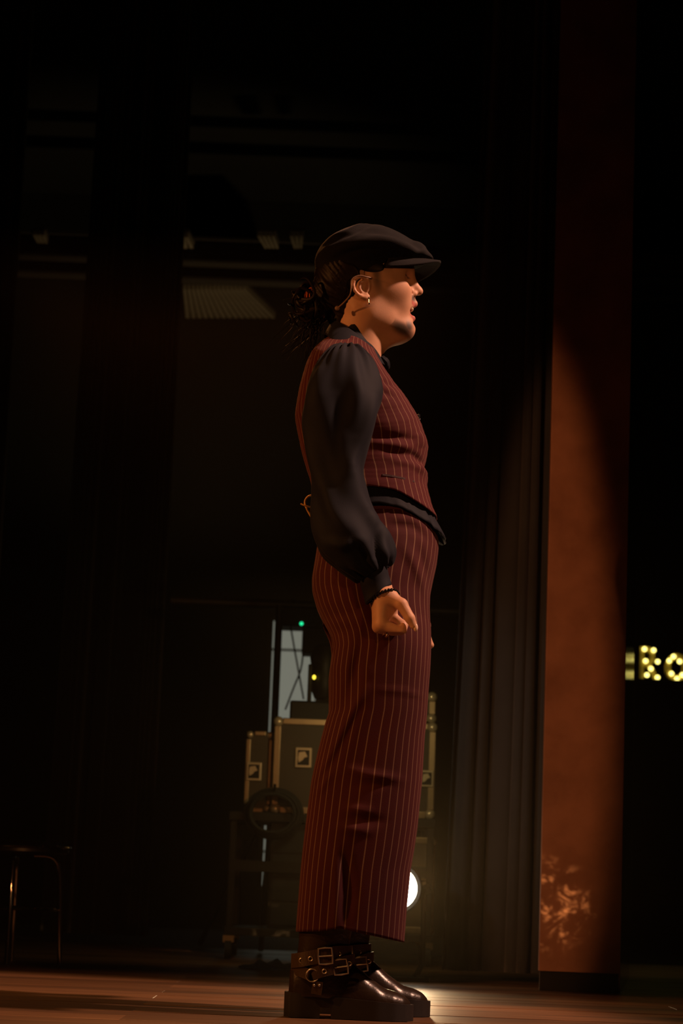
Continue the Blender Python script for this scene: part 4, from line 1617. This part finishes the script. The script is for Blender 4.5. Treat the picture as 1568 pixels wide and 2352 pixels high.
def boot(label):
    me = mesh_from('boot', bvv, bff)
    o = link('boot', me, M_LEATHER, person, True)
    md = o.modifiers.new('soft', 'SMOOTH')
    md.factor = .5
    md.iterations = 4
    x0, x1 = px_x(653), px_x(950)
    L_ = x1 - x0
    us = np.concatenate([np.linspace(0, .06, 8), np.linspace(.08, .9, 30), np.linspace(.91, 1, 12)])
    out = [(x0 + L_ * u, BYN - foot_w(u)) for u in us] + [(x0 + L_ * u, BYN + foot_w(u)) for u in us[::-1]]

    def slab(poly, za, zb, name):
        n_ = len(poly)
        m_ = MB().add([(x, y, za) for x, y in poly] + [(x, y, zb) for x, y in poly],
                      [tuple(range(n_)), tuple(range(2 * n_ - 1, n_ - 1, -1))] + [(i, (i + 1) % n_, (i + 1) % n_ + n_, i + n_) for i in range(n_)])
        return m_.build(name, M_SOLE, o, True)
    n_ = len(out)
    top_z = [.052 - .018 * (x - x0) / L_ for x, y in out]
    MB().add([(x, y, .024) for x, y in out] + [(x, y, z_) for (x, y), z_ in zip(out, top_z)],
             [tuple(range(n_)), tuple(range(2 * n_ - 1, n_ - 1, -1))] + [(i, (i + 1) % n_, (i + 1) % n_ + n_, i + n_) for i in range(n_)]).build('welt_sole', M_SOLE, o, True)
    heel = [q_ for q_ in out if q_[0] < px_x(737)]
    slab(heel, .0, .024, 'heel')
    fore = [q_ for q_ in out if q_[0] > px_x(757)]
    slab(fore, .0, .024, 'tread')

    def strap(path, w, name, t=.0035):
        """flat band: path of (px, py, Y)"""
        c = crom([q3(*a) for a in path], 40)
        tg_ = np.gradient(c, axis=0)
        tg_ /= np.linalg.norm(tg_, axis=1)[:, None]
        axis = np.array([742, 2200])
        ctr = q3(742, 2215, BYN)
        outv = c - ctr
        outv[:, 2] = 0
        outv /= np.linalg.norm(outv, axis=1)[:, None]
        up = np.cross(tg_, outv)
        up /= np.linalg.norm(up, axis=1)[:, None]
        vs = np.concatenate([c + up * w / 2, c - up * w / 2, c + up * w / 2 + outv * t, c - up * w / 2 + outv * t])
        n_ = len(c)
        fs = []
        for i in range(n_ - 1):
            for a, b in ((0, 1), (1, 3), (3, 2), (2, 0)):
                fs.append((a * n_ + i, b * n_ + i, b * n_ + i + 1, a * n_ + i + 1))
        fs += [(0, n_, 3 * n_, 2 * n_), (n_ - 1, 2 * n_ - 1, 4 * n_ - 1, 3 * n_ - 1)]
        MB().add(vs, fs).build(name, M_STRAP, o, False)

    N_ = BYN - .045
    strap([(672, 2207, BYN - .012), (690, 2205, BYN - .040), (715, 2200, N_ - .006), (750, 2193, N_ - .008), (782, 2189, N_ + .004), (797, 2188, BYN - .022), (803, 2188, BYN + .01), (775, 2193, BYN + .048), (720, 2200, BYN + .050), (680, 2206, BYN + .022)], .030, 'strap')
    strap([(716, 2236, N_ - .004), (738, 2228, N_ - .008), (765, 2221, N_ - .006), (790, 2212, N_ + .006), (806, 2208, BYN - .018), (808, 2208, BYN + .014), (775, 2218, BYN + .046), (718, 2236, BYN + .044)], .030, 'strap')
    strap([(726, 2284, N_ - .001), (728, 2270, N_ - .003), (730, 2254, N_ - .006)], .022, 'heel_tab')
    strap([(672, 2224, BYN - .010), (690, 2230, BYN - .036), (712, 2239, N_ - .004)], .024, 'heel_strap')

    def frame(cx, cy, w, h, Y, tilt, r=.0022):
        c = q3(cx, cy, Y)
        cs, sn = math.cos(tilt), math.sin(tilt)
        pts = []
        for a, b in ((-1, -1), (0, -1), (1, -1), (1, 0), (1, 1), (0, 1), (-1, 1), (-1, 0)):
            k_ = .93 if a and b else 1
            x, z = a * w / 2 * k_, b * h / 2 * k_
            pts.append(c + np.array([x * cs - z * sn, .0, x * sn + z * cs]))
        bk = MB().tube(pts, r, 8, True)
        bk.tube([c + np.array([-w / 2 * cs, 0, -w / 2 * sn]), c + np.array([w / 2 * cs, -.001, w / 2 * sn])], r * .7, 6)
        bk.build('buckle', M_NICKEL, o, True)

    frame(747, 2196, .030, .034, N_ - .013, .10)
    frame(782, 2221, .030, .032, N_ - .007, .16)

    def ring(cx, cy, Y, R=.0044, r=.0014, name='eyelet'):
        c = q3(cx, cy, Y)
        MB().tube([c + R * np.array([math.cos(a), 0, math.sin(a)]) for a in np.linspace(0, 2 * PI, 18, False)], r, 6, True).build(name, M_NICKEL, o, True)
    ring(692, 2206, BYN - .0445)
    ring(713, 2202, N_ - .0098)
    ring(778, 2191, N_ - .0005)
    ring(745, 2231, N_ - .0118)
    ring(802, 2213, BYN - .034)
    ring(717, 2240, N_ - .0085, .013, .0016, 'ring')
    for sx_ in (721, 733):
        MB().sphere(q3(sx_, 2263, N_ - .0085), .0032, 10, 6).build('stud', M_NICKEL, o, True)
    return o


near_boot = boot('')
b2 = near_boot.copy()
COL.objects.link(b2)
b2.matrix_parent_inverse = near_boot.matrix_parent_inverse.copy()
dx = P(985, 2310, .09)[0] - P(946, 2310, BYN)[0]
b2.location = near_boot.location + Vector((dx, -2 * BYN, 0))
for ch in [x for x in COL.objects if x.parent == near_boot]:
    c = ch.copy()
    COL.objects.link(c)
    c.parent = b2
    c.matrix_parent_inverse = ch.matrix_parent_inverse.copy()

# ---------------------------------------------------------------- cap
M_CAP = mat('dark_wool_cap', (.0045, .0040, .0044), .85, var=.3, scale=30, sheen=.04, bump=.3, bscale=600, spec=.2)
CB = [(662, 742), (650, 734), (640, 729), (620, 724), (600, 722), (585, 726), (570, 734), (555, 748), (545, 762), (535, 780), (528, 797), (522, 818), (518.5, 838)]
CF = [(662, 925), (640, 936), (615, 946), (607, 960), (600, 992), (597, 998), (590, 992), (580, 982), (572, 973), (560, 952), (547, 930), (535, 907), (528, 890), (522, 868), (518.5, 846)]
HWC = [(662, .078), (640, .081), (620, .084), (605, .098), (597, .106), (585, .108), (570, .102), (555, .090), (545, .078), (535, .062), (528, .048), (522, .028), (518.5, .006)]
ys = np.concatenate([np.linspace(648, 610, 12), np.linspace(607, 525, 46), np.linspace(523.5, 518.5, 7)])
CHEM = [(700, 678), (735, 669), (780, 656), (830, 641), (870, 629), (905, 615), (940, 610)]
rows = []
nc = 120
th = np.linspace(0, 2 * PI, nc, endpoint=False)
for y in ys:
    yy = np.full(nc, float(y))
    w_ = lambda t_: il(yy, t_) * .5 + ip(yy, t_) * .5 if y > 530 else il(yy, t_)
    xm, xr = (w_(CF) + w_(CB)) / 2, (w_(CF) - w_(CB)) / 2
    ex = 2.15
    gx_, gy_ = np.sign(np.cos(th)) * np.abs(np.cos(th)) ** (2 / ex), np.sign(np.sin(th)) * np.abs(np.sin(th)) ** (2 / ex)
    xx = xm + xr * gx_
    if y > 607:
        k_ = (y - 607) / (648 - 607)
        yy = 607 + (il(xx, CHEM) - 607) * k_ * 1.0
    r = P(xx, yy, 0.0)
    # the puffed crown sits fullest in front of the middle and narrows to the peak
    nar = np.clip((xx - 900) / 110, 0, 1) ** 1.5
    r[:, 1] = w_(HWC) * gy_ * (1 - .25 * nar)
    rows.append(r)
rows = np.array(rows)
CFO = Folds([([(742, 580), (800, 560), (850, 530)], -.006, 10), ([(760, 562), (800, 552), (838, 524)], .005, 8), ([(830, 556), (900, 560), (945, 575), (965, 592)], -.009, 11), ([(800, 590), (870, 578), (930, 588), (960, 600)], .008, 12),
             ([(735, 600), (760, 582)], .004, 8), ([(760, 615), (830, 600), (900, 602)], -.005, 8), ([(950, 560), (968, 580), (972, 596)], .006, 8)])
v = rows.reshape(-1, 3)
pxs, pys = to_px(v * (1, 0, 1))
dd = (CFO(pxs, pys) * np.clip(np.abs(v[:, 1]) / .02, 0, 1)).reshape(rows.shape[:2])
rows = push(rows, dd)
top = rows[-1].mean(0)
me_rows = rows
vs = np.vstack([rows.reshape(-1, 3), top])
fs = grid_faces(len(ys), nc) + [((len(ys) - 1) * nc + j, (len(ys) - 1) * nc + (j + 1) % nc, len(vs) - 1) for j in range(nc)]
cm = MB().add(vs, fs)
cap = cm.build('cap', M_CAP, person, True)
for p_ in cap.data.polygons:
    p_.use_smooth = True
# visor
nu, nv_ = 48, 14
vv = []
for i in range(nv_):
    t = i / (nv_ - 1)
    for j in range(nu):
        a = (j / (nu - 1) - .5) * 2
        inner = np.array([890 + 42 * math.cos(a * PI / 2), .082 * math.sin(a * PI / 2)])
        outer = np.array([884 + 128 * math.cos(a * PI / 2) ** .80, .090 * math.sin(a * PI / 2)])
        xy = inner + (outer - inner) * t
        p_ = P(xy[0], 598.0 + 6.5 * t ** 1.5, 0.0)
        p_[1] = xy[1]
        p_[2] -= (.020 + .013 * t) * math.sin(a * PI / 2) ** 2
        vv.append(p_)
me = mesh_from('visor', vv, grid_faces(nv_, nu, False))
vis = link('visor', me, M_CAP, cap, True)
thicken(vis, .005, 0)
MB().sphere(q3(838, 518), (.008, .008, .004), 12, 6).build('cap_button', M_CAP, cap, True)

# ---------------------------------------------------------------- hair
def hair_material():
    m, nt, N, L, b = nodes_of('dark_hair')
    tc = N.new('ShaderNodeTexCoord')
    nz = N.new('ShaderNodeTexNoise')
    nz.inputs['Scale'].default_value = 90
    L.new(tc.outputs['Object'], nz.inputs['Vector'])
    cr = N.new('ShaderNodeValToRGB')
    cr.color_ramp.elements[0].color = (.004, .003, .002, 1)
    cr.color_ramp.elements[1].color = (.013, .007, .004, 1)
    L.new(nz.outputs['Fac'], cr.inputs[0])
    L.new(cr.outputs[0], b.inputs['Base Color'])
    b.inputs['Roughness'].default_value = .5
    b.inputs['Specular IOR Level'].default_value = .18
    return m


M_HAIR = hair_material()


def hair_sdf(p):
    d = sd_ell(p, q3(820, 630), (.0955, .083, .094))
    d = smin(d, sd_cone(p, q3(785, 660), q3(792, 728), .052, .038), .03)
    d = smin(d, sd_ell(p, q3(738, 692), (.030, .032, .030)), .03)
    d = smin(d, sd_ell(p, q3(709, 714), (.026, .030, .034)), .02)
    wv_ = p[..., 2] * 300 + p[..., 0] * 330 + 3 * np.sin(p[..., 0] * 90 + p[..., 2] * 40) + 2 * np.sin(p[..., 1] * 70)
    d = d + .0009 * np.sin(wv_) + .0007 * np.sin(2.3 * wv_ + 4 * np.sin(p[..., 2] * 60))
    # keep hair behind the ear and above the nape, plus sideburns
    cut = (p - q3(818, 640)) @ np.array([.93, 0, .36], np.float32)
    d = smax(d, cut - .004 + 0 * d, .008)
    for s_ in (-1, 1):
        d = smin(d, sd_ell(p, q3(850, 611, .0705 * s_), (.036, .0105, .020), .22), .008)
        d = smin(d, sd_ell(p, q3(886, 603, .060 * s_), (.030, .012, .010), .1), .008)
    return d


hl, hh = P(662, 790), P(925, 530)
hvv, hff = surf_nets(hair_sdf, (hl[0], -.1, hl[2]), (hh[0], .1, hh[2]), .003)
hair = link('hair', mesh_from('hair', hvv, hff), M_HAIR, person, True)
# side lock in front of the ear
for s_ in (-1, 1):
    lk = MB()
    r_ = np.random.default_rng(4)
    for k_ in range(60):
        x0_ = r_.uniform(836, 876)
        y0_ = 608 + r_.uniform(0, 6)
        ln = r_.uniform(14, 46) * (1 - abs(x0_ - 858) / 40)
        pts = [q3(x0_ + t_ * r_.uniform(-2, 3), y0_ + ln * t_, s_ * (.0745 - .004 * (x0_ - 845) / 25 - .010 * t_ * max(0, ln - 20) / 40)) for t_ in (0, .35, .7, 1)]
        lk.tube(crom(pts, 7), [.0009, .0009, .0008, .0007, .0006, .0005, .0003], 5)
    lk.build('side_lock', M_HAIR, hair, True)
# bun of looped curls and loose curling strands
bun = MB()
r_ = np.random.default_rng(12)
for k_ in range(46):
    c = q3(712 + r_.normal(0, 11), 706 + r_.normal(0, 17), r_.normal(0, .020))
    R_ = r_.uniform(.014, .030)
    ax = r_.normal(size=3)
    ax /= np.linalg.norm(ax)
    u_ = np.cross(ax, [0, 0, 1.0])
    u_ /= np.linalg.norm(u_)
    w_ = np.cross(ax, u_)
    a0 = r_.uniform(0, 6.28)
    pts = [c + R_ * (math.cos(a0 + t_) * u_ + math.sin(a0 + t_) * w_) * (1 + .1 * math.sin(3 * t_)) + ax * .003 * t_ for t_ in np.linspace(0, 5.2, 22)]
    bun.tube(pts, np.concatenate([np.linspace(.002, .0042, 8), np.full(8, .0042), np.linspace(.0042, .001, 6)]), 6)
bun.build('curly_bun', M_HAIR, hair, True)
strands = MB()
for k_ in range(120):
    a = np.array([r_.uniform(700, 745), r_.uniform(690, 760)])
    ln = r_.uniform(40, 105)
    ang = r_.uniform(1.55, 2.55)
    if k_ < 30:
        a = np.array([r_.uniform(690, 735), r_.uniform(668, 720)])
        ang, ln = r_.uniform(2.2, 3.6), r_.uniform(18, 45)
    y0_ = r_.normal(0, .018)
    fq, am = r_.uniform(5, 10), r_.uniform(2, 5)
    p0 = r_.uniform(0, 6.28)
    pts = []
    for t_ in np.linspace(0, 1, 18):
        x = a[0] + math.cos(ang) * ln * t_ + am * math.sin(fq * t_ + p0) * t_
        y = a[1] + math.sin(ang) * ln * t_ + 8 * t_ * t_
        pts.append(q3(x, y, y0_ + .004 * math.cos(fq * t_ + p0)))
    strands.tube(pts, np.linspace(.0009, .0004, 18), 4)
st_ = strands.build('loose_strands', M_HAIR, hair, True)
st_['kind'] = 'stuff'
M_AMBER = mat('amber_plastic', (.55, .13, .02), .18, var=.3, scale=60)
cl = MB()
cl.tube(crom([q3(704, 690, -.020), q3(702, 676, -.026), q3(712, 665, -.026), q3(724, 662, -.022), q3(734, 670, -.018), q3(737, 682, -.012)], 26), np.concatenate([np.linspace(.002, .0045, 8), np.full(10, .0045), np.linspace(.0045, .002, 8)]), 10)
for k_ in range(5):
    x_ = 706 + 7 * k_
    cl.tube(crom([q3(x_, 668 - 2 * math.sin(k_ * .8), -.026), q3(x_ - 2, 682, -.033), q3(x_ + 1, 694, -.030)], 8), np.linspace(.0026, .0012, 8), 7)
cl.build('hair_clip', M_AMBER, hair, True, label='amber plastic hair clip')

# ---------------------------------------------------------------- headset, earring, bracelet, rings, nails
hs_ = MB()
hs_.tube(crom([q3(856, 639, -.0815), q3(842, 636, -.0885), q3(824, 633, -.094), q3(808, 642, -.096), q3(806, 662, -.092), q3(803, 678, -.088), q3(790, 694, -.082), q3(777, 706, -.072)], 40), .0015, 8)
hd_ = hs_.build('headset_microphone', mat('beige_wire', (.30, .18, .11), .45), person, True, label='thin beige headset wire behind the ear')
MB().sphere(q3(774, 708, -.070), (.0055, .004, .0055), 14, 10).build('clip_bead', mat('beige_bead', (.24, .15, .09), .5), hd_, True)
M_SIL = mat('silver', (.85, .80, .72), .12, metal=1.0, var=.05)
er = MB().sphere(q3(847, 685, -.086), .0026, 12, 8).build('earring', M_SIL, person, True)
MB().tube([q3(847, 687, -.086), q3(847, 696, -.086)], .0005, 5).build('earring_chain', M_SIL, er, True)
MB().sphere(q3(847, 697, -.086), .0027, 12, 8).build('earring_drop', M_SIL, er, True)
M_BEAD = mat('black_glass_bead', (.008, .007, .008), .08, var=.1, spec=.8)
bc, bh = (q3(850, 1388, -.218) + q3(917, 1361, -.218)) / 2, (q3(917, 1361, -.218) - q3(853, 1386, -.218)) / 2
ring_pts = []
A, B = q3(855, 1386, -.221), q3(914, 1364, -.221)
c0, h0 = (A + B) / 2, (B - A) / 2
bm_ = MB().tube([c0 + math.cos(a) * h0 * .95 + math.sin(a) * np.array([.004, .0405, -.010]) * .98 for a in np.linspace(0, 2 * PI, 40, False)], .0010, 5, True)
brc = bm_.build('bracelet', M_BEAD, person, True, label='bracelet of shiny black beads')
for k_ in range(26):
    a = 2 * PI * k_ / 26
    MB().sphere(c0 + math.cos(a) * h0 + math.sin(a) * np.array([.004, .0405, -.010]), .0041, 10, 7).build('bead', M_BEAD, brc, True)
M_RING = mat('gold_ring', (.85, .62, .28), .15, metal=1.0, var=.05)


def finger_ring(i, t, r):
    a, b = q3(*FINGERS[i][0]), q3(*FINGERS[i][1])
    c = a + (b - a) * t
    ax = (b - a) / np.linalg.norm(b - a)
    u_ = np.cross(ax, [0, 1, 0])
    u_ /= np.linalg.norm(u_)
    w_ = np.cross(ax, u_)
    o = MB().tube([c + r * (math.cos(k) * u_ + math.sin(k) * w_) for k in np.linspace(0, 2 * PI, 24, False)], .0017, 6, True).build('finger_ring', M_RING, person, True)
    return o


finger_ring(1, .50, .0130)
finger_ring(2, .42, .0124)
M_NAIL = mat('finger_nail', (.78, .55, .42), .2, var=.05)
nt_ = q3(*THUMB[3])
MB().sphere(nt_ + np.array([.0040, -.0035, -.0035]), (.0048, .0040, .0085), 14, 10).build('thumb_nail', M_NAIL, person, True)
